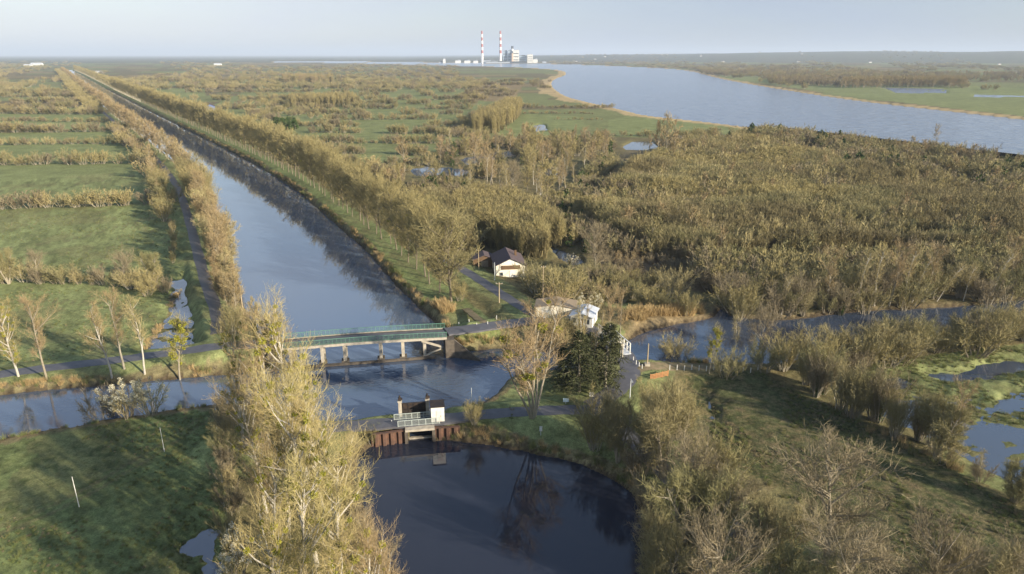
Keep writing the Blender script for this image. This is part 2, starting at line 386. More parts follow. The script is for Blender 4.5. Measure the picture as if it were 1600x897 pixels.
def conifer(seed, H=18., R=4.5, n1=90, n2=14, n3=6, w=.12):
    r = np.random.default_rng(seed)
    tk = grow(r, np.zeros((1, 3)), np.array([[0, 0, 1.]]), one(H), 8, .1, .015)
    L1 = kids(r, tk, n1, .08, .99, 82, 8, lambda t, L, s: R*np.clip(1.05-t, .05, 1)**.8, 4, -.04, .06)
    L2 = kids(r, L1, n2, .15, 1., 50, 15, lambda t, L, s: L*.30+.25, 2, -.07, .12)
    L3 = kids(r, L2, n3, .05, 1., 45, 18, lambda t, L, s: .35+L*.15, 1, -.03, .2)
    wood = merge([tubes(tk, one(.3), one(.03), 7), tubes(L1, np.full(len(L1.L), .06), np.full(len(L1.L), .015), 3)])
    return wood, merge([ribbons(r, L2, w, w*.6), ribbons(r, L3, w*.9, w*.6)]), L2.P[:, -1], L1

PROTO = {}
def proto(key, res, h, woodmat, twigmat, mistle=0, mr=.5, ivy=False, bl=None):
    wood, tw, tips, L1 = res
    d = dict(h=h, parts=[('trunk', mesh_np('trunk', *wood, [M[woodmat]])), ('crown', mesh_np('crown', *tw, [M[twigmat]]))])
    r = np.random.default_rng(len(PROTO)+100)
    if mistle:
        c = L1.P[:, 2:4].reshape(-1, 3); c = c[r.choice(len(c), min(mistle, len(c)), False)]
        d['parts'].append(('mistletoe', mesh_np('mistletoe', *blobs(r, c, r.uniform(.5*mr, 1.2*mr, len(c)), 170, .10), [M['mistletoe']])))
    if ivy:
        zc = np.linspace(.4, h*.45, 16); c = np.stack([r.normal(0, .12, 16), r.normal(0, .12, 16), zc], 1)
        d['parts'].append(('ivy', mesh_np('ivy', *blobs(r, c, .75, 220, .13), [M['ivy']])))
    if bl:
        d['parts'].append(('blossom', mesh_np('blossom', *blobs(r, tips[r.choice(len(tips), bl)], .32, 26, .09), [M['blossom']])))
    PROTO[key] = d
    return d
for i in range(3):      # tall foreground poplars with mistletoe
    proto(f'big{i}', bare_tree(10+i, 24, 6.0, .16, 34, 10, 8, 2, 44, .15, w=.036, prof='egg', tr=.36), 24, 'bark_pale', 'twig_belt' if i != 1 else 'twig_red', 30+5*i, .60)
for i in range(3):      # avenue trees, close
    proto(f'ave{i}', bare_tree(20+i, 18, 5.6, .15, 32, 9, 8, 3, 50, .12, w=.055, prof='egg', tr=.22), 18, 'bark_ave', 'twig_gold', 5 if i == 1 else 0, .5)
for i in range(3):      # avenue trees, farther
    proto(f'avf{i}', bare_tree(30+i, 18, 5.6, .14, 26, 8, 8, 0, 48, .12, w=.115, prof='egg', tr=.27), 18, 'bark_ave', 'twig_gold')
for i in range(3):      # reddish canal side trees
    proto(f'red{i}', bare_tree(40+i, 15, 4.2, .16, 22, 8, 7, 2, 42, .14, w=.055, prof='egg', tr=.20, n0=1+i), 15, 'bark', 'twig_red' if i != 1 else 'twig_straw')
for i in range(2):
    proto(f'rdf{i}', bare_tree(50+i, 15, 4.4, .12, 20, 6, 6, 0, 42, .12, w=.13, prof='egg', tr=.2), 15, 'bark', 'twig_red')
for i in range(2):      # slender open trees, pale bark
    proto(f'bir{i}', bare_tree(60+i, 14, 2.6, .28, 16, 6, 6, 2, 32, .12, w=.04, prof='spire', lean=.12*i, tr=.17), 14, 'bark_pale', 'twig_red' if i else 'twig_straw', 0)
for i in range(2):      # vase shaped open trees
    proto(f'vas{i}', bare_tree(70+i, 17, 4.8, .25 if i else .35, 15 if i else 9, 8, 8 if i else 6, 3 if i else 2, 36, .16, w=.034, prof='vase', tr=.24 if i else .15, n0=1 if i else 6, lim=.42), 17, 'bark', 'twig_red', 14 if i == 0 else 0, .6)
for i in range(2):      # broad spreading trees
    proto(f'oak{i}', bare_tree(80+i, 14, 5.6, .16, 28, 9, 8, 3, 50, .12, w=.045, prof='egg', tr=.36, n0=1+2*i), 14, 'bark', 'twig_brown' if i == 0 else 'twig_olive')
for i in range(2):
    proto(f'con{i}', conifer(90+i, 17, 4.6), 17, 'bark', 'needle')
proto('spi0', bare_tree(95, 16, 1.6, .05, 60, 6, 6, 0, 22, .3, w=.075, prof='spire', tr=.2), 16, 'bark', 'twig_gold')
TW = ['twig_olive', 'twig_gold', 'twig_brown', 'twig_straw']
for i in range(4):      # shrubs close
    proto(f'shr{i}', shrub(110+i, 5.5, 3.4, 16, 9, 8, 3, w=.045), 5.5, 'bark', TW[i])
for i in range(3):      # tall willows close
    proto(f'wil{i}', shrub(120+i, 9, 3.8, 18, 10, 8, 4, w=.045, fan=1.0, up=.16), 9, 'bark', ['twig_olive', 'twig_gold', 'twig_brown'][i], ivy=(i == 2))
for i in range(4):      # shrubs, mid distance
    proto(f'shm{i}', shrub(130+i, 5.5, 3.4, 14, 8, 9, 0, w=.085), 5.5, 'bark', TW[i])
proto('blo0', shrub(140, 4.5, 2.4, 14, 7, 6, 0, w=.05), 4.5, 'bark', 'twig_straw', bl=80)
proto('mis0', bare_tree(150, 12, 3.0, .25, 14, 6, 6, 2, 40, .12, w=.04, prof='egg', tr=.17), 12, 'bark', 'twig_olive', 22, .62)

TREES = []      # (x, y, root)
def plant(key, x, y, z, h, label, cat, name, group=None, wscale=1.0, parts=True, rot=None, tilt=0.0):
    d = PROTO[key]; s = h/d['h']
    o = bpy.data.objects.new(name, None); o.empty_display_size = .5; col.objects.link(o)
    o.location = (x, y, z-.1); o.scale = (s*wscale, s*wscale, s)
    o.rotation_euler = (tilt, 0, rng.uniform(0, 6.28) if rot is None else rot)
    tag(o, label, cat, group)
    for pn, me in d['parts']: link(pn, me, o)
    TREES.append((x, y, o))
    return o
def plant_px(key, bx, by, ty, label, cat, name, group=None, wscale=1.0, h=None, **k):
    x, y, z = G(bx, by)
    if h is None: h = max(1.5, ztop(y, ty)-z)
    return plant(key, x, y, z, h, label, cat, name, group, wscale, **k)
ORD = 'first second third fourth fifth sixth seventh eighth ninth tenth eleventh twelfth thirteenth fourteenth fifteenth sixteenth seventeenth eighteenth nineteenth'.split()
TEN = 'twenty thirty forty fifty sixty seventy eighty ninety'.split(); TEN_TH = 'twentieth thirtieth fortieth fiftieth sixtieth seventieth eightieth ninetieth'.split()
def nth(i):     # 1-based
    if i < 20: return ORD[i-1]
    if i < 100: return TEN_TH[i//10-2] if i % 10 == 0 else TEN[i//10-2]+'-'+ORD[i % 10-1]
    return 'hundredth' if i == 100 else 'hundred-and-' + nth(i-100)
#@@STRUCT

# ------------------------------------------------------------------ ground sheet (one polar sheet to the horizon)
def inpx(px, py, ok, poly): return inside(px, py, poly) & ok
def build_ground():
    rows = np.concatenate([[85.35, 85.8, 86.5], np.arange(87.2, 200, 1.3), np.arange(200, 930, 2.6)])
    a = PITCH - np.arctan((CY-rows)/F); rr = HC/np.tan(a)
    rr = np.concatenate([rr, np.geomspace(rr[-1]*.98, 2.0, 26)[0:]])
    fine = np.radians(np.linspace(-43, 43, 560)); coarse = np.radians(np.linspace(43, 317, 90))[1:-1]
    th = np.concatenate([fine, coarse]); n, m = len(rr), len(th)
    X = rr[:, None]*np.sin(th)[None]; Y = rr[:, None]*np.cos(th)[None]
    x = X.ravel(); y = Y.ravel(); z = Hgt(x, y)
    far = np.hypot(x, y) > 3000
    i = np.arange(n-1)[:, None]*m; j = np.arange(m)[None]; j2 = (j+1) % m
    q = np.stack([i+j, i+j2, i+m+j2, i+m+j], -1).reshape(-1, 4)
    v = np.stack([x, y, z], 1)
    cidx = len(v); v = np.vstack([v, [[0, 0, .8]]])
    mesh_np_ = mesh_np('ground', v, q[:, ::-1], [ground_mat()], None, True)
    # soil and vegetation colour of the place (albedo), by kind of land
    fw = y*cp - (z-HC)*sp; ok = fw > 5; px, py = proj(x, y, np.where(ok, z, 0)); px = np.where(ok, px, -1e6); py = np.where(ok, py, 1e6)
    C = np.zeros((len(x), 3)); C[:] = (.135, .115, .055); R = np.full(len(x), .45)
    n1 = fbm(x/35, y/35, 41, 4); n2 = fbm(x/140, y/90, 51, 3); n3 = fbm(x/3, y/3, 61, 3)
    G1 = np.array((.175, .200, .080)); G2 = np.array((.125, .152, .058)); ST = np.array((.36, .27, .14)); BR = np.array((.105, .080, .045)); DK = np.array((.085, .085, .038))
    def put(m, c, r=None, k=1.0):
        k = np.broadcast_to(np.asarray(k, float), m.shape)[m][:, None]
        C[m] = C[m]*(1-k)+np.asarray(c)*k
        if r is not None: R[m] = r
    C[:] = np.where((n1 > .5)[:, None], C*1.0, C*.85+G1*.15)
    # far country: a patchwork of wet meadow, rough grass and straw coloured reed
    dist = np.hypot(x, y); farm = (dist > 420) & ok
    f = fbm(x/260+.4*n2, y/110, 71, 2)
    put(farm & (f > .55), G1*.9, .25, .85)
    put(farm & (f < .33), ST*.75, .2, .55*np.clip((dist-700)/600, 0, 1))
    put(farm & (f >= .33) & (f <= .55), (.13, .115, .06), .5, .8)
    put(dist > 6000, (.075, .082, .05), .3, .85)
    # meadows west of the canal
    put(inpx(px, py, ok, [(-4000, 700), (-900, 420), (-500, 170), (165, 170), (215, 205), (245, 255), (280, 315), (290, 345), (288, 440), (258, 500), (235, 555), (0, 570), (-4000, 1200)]), G1, .12)
    put(inpx(px, py, ok, [(-900, 200), (-500, 120), (120, 128), (165, 170), (-500, 172)]), G1, .2, .6*(n2 > .45))
    put(inpx(px, py, ok, [(-5000, 1500), (-900, 845), (0, 690), (120, 670), (200, 655), (332, 637), (352, 760), (370, 900), (420, 1500)]), G2*.95, .15)
    for pl, w2 in ((tow, 9), (road_w(R_west)[:, :3], 7), (road_w(R_weir)[:, :3], 8), (road_w(R_east), 8), (road_w(R_house), 6)):
        m = ok & (dist < 900); d = np.full(len(x), 1e9); d[m] = dist_line(x[m], y[m], pl[:, :2])
        put(d < w2+2*(n3-.5), G1, .2, .9)
    e = np.array([(xr(v)+5.5, v) for v in ys_c]); m = ok & (x < 60) & (y < 3000); d = np.full(len(x), 1e9); d[m] = dist_line(x[m], y[m], e)
    put(d < 6.2+1.5*(n3-.5), G2*1.05, .2); put((d > 6.2) & (d < 11), (.14, .13, .055), .4, .7)
    for poly, c, r_ in (([(700, 475), (770, 500), (760, 545), (700, 552), (672, 510)], G1*1.1, .15), ([(985, 500), (1040, 488), (1105, 486), (1100, 500), (1000, 520)], ST*.8, .3),
                    ([(780, 183), (830, 178), (905, 182), (915, 200), (870, 212), (780, 210)], G1, .15), ([(950, 188), (985, 180), (1100, 192), (1190, 205), (1150, 215), (1060, 215), (950, 214)], G1, .15),
                    ([(330, 165), (420, 128), (640, 118), (760, 150), (745, 215), (640, 262), (560, 262), (440, 250), (380, 205)], G1*.95, .2),
                    ([(515, 240), (655, 242), (640, 262), (520, 262)], G1, .15), ([(242, 137), (320, 139), (320, 151), (232, 151)], G1*1.1, .1),
                    ([(380, 165), (520, 168), (520, 176), (390, 176)], G1, .15), ([(820, 130), (800, 160), (700, 155), (760, 128)], ST*.6, .2), ([(940, 470), (1080, 480), (1090, 492), (960, 492)], G1, .2),
                    ([(860, 425), (960, 430), (975, 455), (880, 450)], G1*.9, .2), ([(600, 300), (700, 345), (760, 420), (690, 400)], (.11, .10, .045), .5),
                    ([(700, 690), (1005, 800), (985, 770), (950, 660), (800, 640), (700, 650)], G1, .2), ([(780, 560), (1000, 560), (950, 640), (780, 640)], G1*.9, .2),
                    ([(1080, 118), (1200, 122), (1600, 138), (2200, 150), (2400, 300), (1600, 182), (1450, 165), (1330, 151), (1200, 132)], G1*1.0, .12),
                    ([(1060, 588), (1180, 578), (1240, 608), (1350, 660), (1480, 728), (1600, 800), (1900, 950), (2100, 1400), (1500, 1000), (1380, 850), (1240, 770), (1135, 725), (1100, 655)], (.068, .078, .032), .9),
                    ([(1330, 573), (1500, 549), (1600, 537), (2000, 510), (2400, 640), (1640, 800), (1500, 740), (1400, 640)], G1, .35),
                    ([(930, 395), (1100, 405), (1330, 405), (1330, 450), (1100, 455), (950, 440)], (.12, .085, .055), .8)):
        put(inpx(px, py, ok, poly), c, r_, .92)
    wood = [(870, 300), (1000, 225), (1090, 205), (1300, 225), (1700, 250), (2200, 300), (2200, 430), (1600, 460), (1250, 480), (1100, 400), (940, 400), (880, 360)]
    put(inpx(px, py, ok, wood), (.14, .12, .07), .7, .9)
    # reed fringe of the big river
    mb = ok & (dist > 250) & (dist < 9000); s = np.full(len(x), 1e9); s[mb] = sdist(x[mb], y[mb], loire)
    wdt = 9+16*fbm(x/60, y/60, 81); wdt = np.where((px < 960) & (py < 160), wdt*1.6, wdt)
    put((s < wdt) & (n3 > .22), ST*1.15, .3, .9)
    # mud and dead reed along the small waters
    mb = ok & (dist < 1500) & (np.abs(x) < 900)
    for wp in (canal, basin, pond, arm):
        s = np.full(len(x), 1e9); s[mb] = sdist(x[mb], y[mb], wp)
        put((s < (3.2 if wp is not arm else 1.6)*n3+.7) & (s > -50), (.18, .14, .08), .5, .7); put(s < .55, (.055, .042, .028), .3, .9)
    for wp in floods[:3]:
        s = np.full(len(x), 1e9); s[mb] = sdist(x[mb], y[mb], wp); put((s < 1.5) & (z < .12), (.085, .088, .035), .3, .7)
    # tussocks, mown streaks and wheel tracks
    nr = ok & (dist < 420); t1 = fbm(x/1.1, y/1.1, 91, 3); t2 = fbm(x*.25+y*.12, (y*.9-x*.5)/16, 95, 3); t3 = fbm(x/14, y/14, 97, 3)
    k1 = 1+nr*(1.1*(t1-.5)+.55*(t2-.5)); C *= k1[:, None]
    put(nr & (t3 > .60) & (C[:, 1] > .11), np.array((.17, .15, .07)), None, .35)
    for tr_ in ([(-60, 470), (60, 468), (180, 475), (250, 500)], [(-100, 400), (90, 380), (200, 350), (280, 330)], [(-100, 860), (80, 800), (220, 720), (325, 650)], [(-100, 300), (80, 296), (230, 270)], [(1060, 600), (1180, 640), (1350, 720), (1560, 830)], [(1090, 640), (1210, 700), (1400, 800), (1600, 890)], [(700, 470), (660, 440), (560, 350)]):
        tl = smooth(W(tr_, .9), 3); d = np.full(len(x), 1e9); d[nr] = dist_line(x[nr], y[nr], tl); put((np.abs(d-.9) < .38), (.13, .115, .06), None, .55)
    C *= (.86+.28*n1)[:, None]
    colr = np.ones((len(v), 4), np.float32); colr[:-1, :3] = np.clip(C, 0, 1); colr[-1] = (.1, .1, .05, 1)
    at = mesh_np_.color_attributes.new('land', 'FLOAT_COLOR', 'POINT'); at.data.foreach_set('color', colr.ravel())
    ra = mesh_np_.attributes.new('rgh', 'FLOAT', 'POINT'); ra.data.foreach_set('value', np.append(R, .4).astype(np.float32))
    tag(link('ground', mesh_np_), kind='structure')
def ground_mat():
    m = bpy.data.materials.new('land'); m.use_nodes = True; t = m.node_tree; b = t.nodes['Principled BSDF']; L = t.links.new
    b.inputs['Roughness'].default_value = .95; b.inputs['Specular IOR Level'].default_value = .1
    at = t.nodes.new('ShaderNodeAttribute'); at.attribute_name = 'land'; rg = t.nodes.new('ShaderNodeAttribute'); rg.attribute_name = 'rgh'
    tcn = t.nodes.new('ShaderNodeTexCoord')
    def noise(s, d=5, ro=.65, vec=None):
        n = t.nodes.new('ShaderNodeTexNoise'); n.inputs['Scale'].default_value = s; n.inputs['Detail'].default_value = d; n.inputs['Roughness'].default_value = ro
        L(vec or tcn.outputs['Object'], n.inputs['Vector']); return n
    n1 = noise(1.1, 6, .75); n2 = noise(.09, 4, .6); n3 = noise(.55, 5, .7)
    r1 = t.nodes.new('ShaderNodeMapRange'); L(n1.outputs['Fac'], r1.inputs['Value']); r1.inputs['From Min'].default_value = .3; r1.inputs['From Max'].default_value = .7
    r1.inputs['To Min'].default_value = .62; r1.inputs['To Max'].default_value = 1.38
    r2 = t.nodes.new('ShaderNodeMapRange'); L(n2.outputs['Fac'], r2.inputs['Value']); r2.inputs['From Min'].default_value = .3; r2.inputs['From Max'].default_value = .7
    r2.inputs['To Min'].default_value = .8; r2.inputs['To Max'].default_value = 1.2
    mu = t.nodes.new('ShaderNodeMath'); mu.operation = 'MULTIPLY'; L(r1.outputs[0], mu.inputs[0]); L(r2.outputs[0], mu.inputs[1])
    n4 = noise(4.5, 3, .7); r4 = t.nodes.new('ShaderNodeMapRange'); L(n4.outputs['Fac'], r4.inputs['Value']); r4.inputs['From Min'].default_value = .3; r4.inputs['From Max'].default_value = .7; r4.inputs['To Min'].default_value = .66; r4.inputs['To Max'].default_value = 1.34
    mu4 = t.nodes.new('ShaderNodeMath'); mu4.operation = 'MULTIPLY'; L(mu.outputs[0], mu4.inputs[0]); L(r4.outputs[0], mu4.inputs[1]); mu = mu4
    # tint: brown dead grass mixed in by noise, more in the rough land
    r3 = t.nodes.new('ShaderNodeMapRange'); L(n3.outputs['Fac'], r3.inputs['Value']); r3.inputs['From Min'].default_value = .45; r3.inputs['From Max'].default_value = .72
    m3 = t.nodes.new('ShaderNodeMath'); m3.operation = 'MULTIPLY'; L(r3.outputs[0], m3.inputs[0]); L(rg.outputs['Fac'], m3.inputs[1])
    mx = t.nodes.new('ShaderNodeMix'); mx.data_type = 'RGBA'; L(at.outputs['Color'], mx.inputs['A']); mx.inputs['B'].default_value = (.16, .12, .065, 1); L(m3.outputs[0], mx.inputs['Factor'])
    vm = t.nodes.new('ShaderNodeVectorMath'); vm.operation = 'SCALE'; L(mx.outputs['Result'], vm.inputs[0]); L(mu.outputs[0], vm.inputs['Scale'])
    L(vm.outputs['Vector'], b.inputs['Base Color'])
    bp = t.nodes.new('ShaderNodeBump'); bp.inputs['Distance'].default_value = .35; L(n1.outputs['Fac'], bp.inputs['Height'])
    mr = t.nodes.new('ShaderNodeMapRange'); L(rg.outputs['Fac'], mr.inputs['Value']); mr.inputs['To Min'].default_value = .25; mr.inputs['To Max'].default_value = 1.0
    L(mr.outputs[0], bp.inputs['Strength']); L(bp.outputs['Normal'], b.inputs['Normal'])
    return m
build_ground()

# ------------------------------------------------------------------ water
def water_mat(name, base, rough, ripple, scale, patch=None, spec=.5, stretch=(1, 1, 1), ior=1.33):
    m = bpy.data.materials.new(name); m.use_nodes = True; t = m.node_tree; b = t.nodes['Principled BSDF']; L = t.links.new
    b.inputs['Base Color'].default_value = (*base, 1); b.inputs['Roughness'].default_value = rough; b.inputs['IOR'].default_value = ior
    tcn = t.nodes.new('ShaderNodeTexCoord'); mp = t.nodes.new('ShaderNodeMapping'); mp.inputs['Scale'].default_value = stretch; L(tcn.outputs['Object'], mp.inputs['Vector'])
    n = t.nodes.new('ShaderNodeTexNoise'); n.inputs['Scale'].default_value = scale; n.inputs['Detail'].default_value = 3; L(mp.outputs['Vector'], n.inputs['Vector'])
    bp = t.nodes.new('ShaderNodeBump'); bp.inputs['Distance'].default_value = .2 if scale > .3 else 3.0; L(n.outputs['Fac'], bp.inputs['Height']); L(bp.outputs['Normal'], b.inputs['Normal'])
    bp.inputs['Strength'].default_value = ripple
    if patch:   # livelier water round the outflow of the weir
        (cx_, cy_, r_, s_) = patch
        sx = t.nodes.new('ShaderNodeVectorMath'); sx.operation = 'DISTANCE'; L(tcn.outputs['Object'], sx.inputs[0]); sx.inputs[1].default_value = (cx_, cy_, 0)
        mr = t.nodes.new('ShaderNodeMapRange'); L(sx.outputs['Value'], mr.inputs['Value']); mr.inputs['From Min'].default_value = r_*.2; mr.inputs['From Max'].default_value = r_
        mr.inputs['To Min'].default_value = s_; mr.inputs['To Max'].default_value = ripple; L(mr.outputs[0], bp.inputs['Strength'])
    return m
def sheet(name, pts, z, m):
    me = bpy.data.meshes.new(name); me.from_pydata([(a, b, z) for a, b in pts], [], [list(range(len(pts)))]); me.materials.append(m)
    return tag(link(name, me), kind='structure')
def flip(o):
    if o.data.polygons[0].normal.z < 0: o.data.flip_normals()
    return o
wm_still = water_mat('still_water', (.075, .11, .17), .02, .008, .35, ior=2.7)
wm_pond = water_mat('pond_water', (.022, .026, .040), .012, .005, .35, ior=1.5)
wm_basin = water_mat('basin_water', (.055, .082, .13), .05, .05, .9, ior=2.1, patch=(-14, 113, 26, .40), stretch=(1, 1.6, 1))
wm_arm = water_mat('arm_water', (.045, .062, .095), .08, .16, .7, ior=2.0)
wm_flood = water_mat('flood_water', (.055, .075, .11), .06, .05, .8, ior=2.0)
wm_river = water_mat('river_water', (.15, .19, .255), .14, 1.0, .06, stretch=(1, 2.2, 1))
# flat level sheets under the land: each joins its neighbour edge to edge along a line on dry ground or under the bridge
yb = 129.5
flip(sheet('canal_water', [(-62, yb-4), (-8, yb+4), (40, 300), (-60, 700), (-600, 1500), (-1650, 3000), (-1900, 3000), (-700, 1100), (-330, 620), (-130, 260), (-82, 170)], 0.0, wm_still))
flip(sheet('basin_water', [(-62, yb-4), (-8, yb+4), (30, yb+3), (30, 108), (-5, 99.6), (-60, 98.6), (-260, 60), (-260, 150), (-90, 121)], 0.0, wm_basin))
flip(sheet('pond_water', [(-28, 99.18), (-5, 99.6), (30, 99), (60, 70), (60, 0), (-28, 0)], 0.0, wm_pond))
flip(sheet('side_river_water', [(-8, yb+4), (30, yb+3), (30, 124), (60, 124), (330, 110), (330, 230), (62, 201), (41, 300)], 0.0, wm_arm))
flip(sheet('flood_water', [(41, 123.8), (60, 123.9), (330, 109.8), (330, 30), (60, 70.3), (31, 99)], 0.0, wm_flood))
flip(sheet('meadow_flood_water', [(-260, 150.2), (-90, 121.2), (-63, 126), (-83, 170), (-131, 260), (-331, 620), (-600, 620)], 0.0, wm_flood))
flip(sheet('field_flood_water', [(-260, 59.8), (-60.5, 98.4), (-28.2, 99.0), (-28.2, 20), (-260, 20)], 0.0, wm_flood))
flip(sheet('marsh_water', [(41, 300), (62, 201), (330, 231), (330, 420), (240, 600), (-59, 699)], 0.0, wm_flood))
LX = loire[:, 0]
riv = [p for p in W([(150, 93.5), (600, 94.2), (900, 97), (1090, 107), (1200, 131), (1600, 180), (2700, 360), (2700, 480), (2000, 332), (1600, 270), (1200, 215), (940, 170), (845, 150), (845, 112), (700, 105.0), (150, 97)])]
flip(sheet('river_water', riv, 0.0, wm_river))
flip(sheet('meadow_pools', W([(1350, 134), (1700, 143), (1700, 158), (1350, 150)]), 0.0, wm_river))

# ------------------------------------------------------------------ roads and tracks
m_asph = mat('asphalt', (.075, .075, .085), .62, .4, c2=(.11, .11, .12), scale=.8)
m_wet = mat('wet_track', (.035, .034, .040), .5, .35, c2=(.075, .068, .062), scale=.25)
m_dirt = mat('dirt_path', (.22, .17, .11), .95, .1, c2=(.13, .12, .06), scale=1.2)
def road(name, pl, w_, m, lift=.07, kind='structure', n=3):
    pl = smooth(pl, n); d = np.gradient(pl[:, :2], axis=0); d = nrm(d); nn = np.stack([-d[:, 1], d[:, 0]], 1)
    V = []; k = len(pl); wj = w_/2*(1+.06*np.sin(np.arange(k)*1.3))
    for s in (-1, -.5, 0, .5, 1):
        xy = pl[:, :2]+nn*(wj*s)[:, None]; z = np.maximum(pl[:, 2], Hgt(xy[:, 0], xy[:, 1], False)) + lift - .05*abs(s)**2
        V.append(np.stack([xy[:, 0], xy[:, 1], z], 1))
    for s in (0, 4): pass
    V = [V[0]-[0, 0, .35]] + V + [V[4]-[0, 0, .35]]
    V = np.stack(V, 1).reshape(-1, 3); i = np.arange(k-1)[:, None]*7; j = np.arange(6)[None]
    q = np.stack([i+j, i+j+1, i+j+8, i+j+7], -1).reshape(-1, 4)
    o = link(name, mesh_np(name, V, q[:, ::-1], [m], None, False)); return tag(o, kind=kind)
road('road', road_w(R_west), 3.6, m_asph)
road('road', road_w(R_east), 4.0, m_asph, .075)
road('road', road_w(R_weir), 3.2, m_asph, .066)
road('road', road_w(R_house), 3.2, m_asph, .07)
road('path', road_w(R_track), 3.0, m_dirt, .05)
road('path', road_w(R_path), 1.8, m_dirt, .05)
road('path', tow[1:], 3.0, m_wet, .07)

#@@BUILT
# ------------------------------------------------------------------ solid builders
class MB:
    def __init__(s): s.v = []; s.f = []
    def add(s, v, f):
        n = len(s.v); s.v += [tuple(map(float, p)) for p in v]; s.f += [[i+n for i in q] for q in f]; return s
    def box(s, c, d, rz=0.0, taper=1.0):
        ca, sa = math.cos(rz), math.sin(rz); v = []
        for k, zz in enumerate((-1, 1)):
            tp = 1 if k == 0 else taper
            for a, b in ((-1, -1), (1, -1), (1, 1), (-1, 1)):
                x, y = a*d[0]/2*tp, b*d[1]/2*tp
                v.append((c[0]+x*ca-y*sa, c[1]+x*sa+y*ca, c[2]+zz*d[2]/2))
        return s.add(v, [(3, 2, 1, 0), (4, 5, 6, 7), (0, 1, 5, 4), (1, 2, 6, 5), (2, 3, 7, 6), (3, 0, 4, 7)])
    def rod(s, p0, p1, r0, r1=None, n=8):
        r1 = r0 if r1 is None else r1; p0 = np.array(p0, float); p1 = np.array(p1, float); d = (p1-p0)/np.linalg.norm(p1-p0)
        ref = np.array([0, 0, 1.]) if abs(d[2]) < .9 else np.array([1., 0, 0]); u = np.cross(d, ref); u /= np.linalg.norm(u); w_ = np.cross(d, u)
        v = [p0+(u*math.cos(a)+w_*math.sin(a))*r0 for a in [2*math.pi*k/n for k in range(n)]]+[p1+(u*math.cos(a)+w_*math.sin(a))*r1 for a in [2*math.pi*k/n for k in range(n)]]
        return s.add(v, [(k, (k+1) % n, (k+1) % n+n, k+n) for k in range(n)]+[list(range(n))[::-1], list(range(n, 2*n))])
    def beam(s, p0, p1, w_, h):
        p0 = np.array(p0, float); p1 = np.array(p1, float); d = (p1-p0); d /= np.linalg.norm(d)
        u = np.cross(d, [0, 0, 1.]); u = u/np.linalg.norm(u) if np.linalg.norm(u) > .01 else np.array([1., 0, 0]); t = np.cross(u, d)
        v = [p+u*a*w_/2+t*b*h/2 for p in (p0, p1) for a, b in ((-1, -1), (1, -1), (1, 1), (-1, 1))]
        return s.add(v, [(0, 1, 2, 3), (7, 6, 5, 4), (0, 4, 5, 1), (1, 5, 6, 2), (2, 6, 7, 3), (3, 7, 4, 0)])
    def prism(s, pts, off):   # polygon pts (3D) extruded by off
        n = len(pts); off = np.array(off, float)
        return s.add(list(pts)+[tuple(np.array(p)+off) for p in pts], [list(range(n))[::-1], list(range(n, 2*n))]+[(k, (k+1) % n, (k+1) % n+n, k+n) for k in range(n)])
    def build(s, name, m, parent=None):
        me = bpy.data.meshes.new(name); me.from_pydata(s.v, [], s.f); me.materials.append(m); me.update(); return link(name, me, parent)
def empty(name, loc, rz, label, cat, group=None, scale=1.0):
    o = bpy.data.objects.new(name, None); col.objects.link(o); o.location = loc; o.rotation_euler = (0, 0, rz); o.scale = (scale,)*3
    return tag(o, label, cat, group)
def clone(src, loc, rz, label, group=None, scale=None):
    r = src.copy(); col.objects.link(r); r.location = loc; r.rotation_euler = (0, 0, rz); r['label'] = label
    if scale: r.scale = (scale,)*3
    if group: r['group'] = group
    for ch in src.children:
        c = ch.copy(); col.objects.link(c); c.parent = r
        for g in ch.children: g2 = g.copy(); col.objects.link(g2); g2.parent = c
    return r
mc = lambda n, c, **k: mat(n, c, **k)
m_conc = mc('concrete', (.46, .42, .34), c2=(.30, .27, .22), scale=1.5, bump=.2)
m_concd = mc('wet_concrete', (.14, .12, .095), c2=(.07, .06, .05), scale=1.2)
m_green = mc('green_paint', (.13, .27, .20), rough=.6, c2=(.10, .20, .15), scale=2)
m_white = mc('white_paint', (.72, .72, .68), rough=.5, c2=(.58, .57, .52), scale=2)
m_offw = mc('cream_render', (.76, .72, .60), c2=(.66, .61, .48), scale=1)
m_grey = mc('grey_steel', (.36, .38, .38), rough=.5, metal=.3)
m_black = mc('black_steel', (.02, .02, .022), rough=.6, c2=(.05, .035, .025), scale=1.5)
m_rust = mc('rusty_steel', (.15, .082, .055), rough=.9, c2=(.075, .05, .04), scale=1.1, bump=.3)
m_slate = mc('dark_roof', (.085, .068, .072), c2=(.12, .09, .09), scale=3)
m_brown = mc('brown_boards', (.16, .10, .055), c2=(.10, .065, .04), scale=5)
m_wood = mc('weathered_wood', (.30, .24, .17), c2=(.20, .16, .11), scale=6)
m_orange = mc('orange_wood', (.42, .20, .08), c2=(.30, .15, .07), scale=4)
m_glass = mc('window_glass', (.04, .05, .06), rough=.1, spec=.6)
m_tile = mc('red_tiles', (.36, .15, .09), c2=(.26, .11, .07), scale=.8)
m_zinc = mc('pale_roofing', (.55, .58, .62), rough=.4, c2=(.42, .45, .48), scale=1)

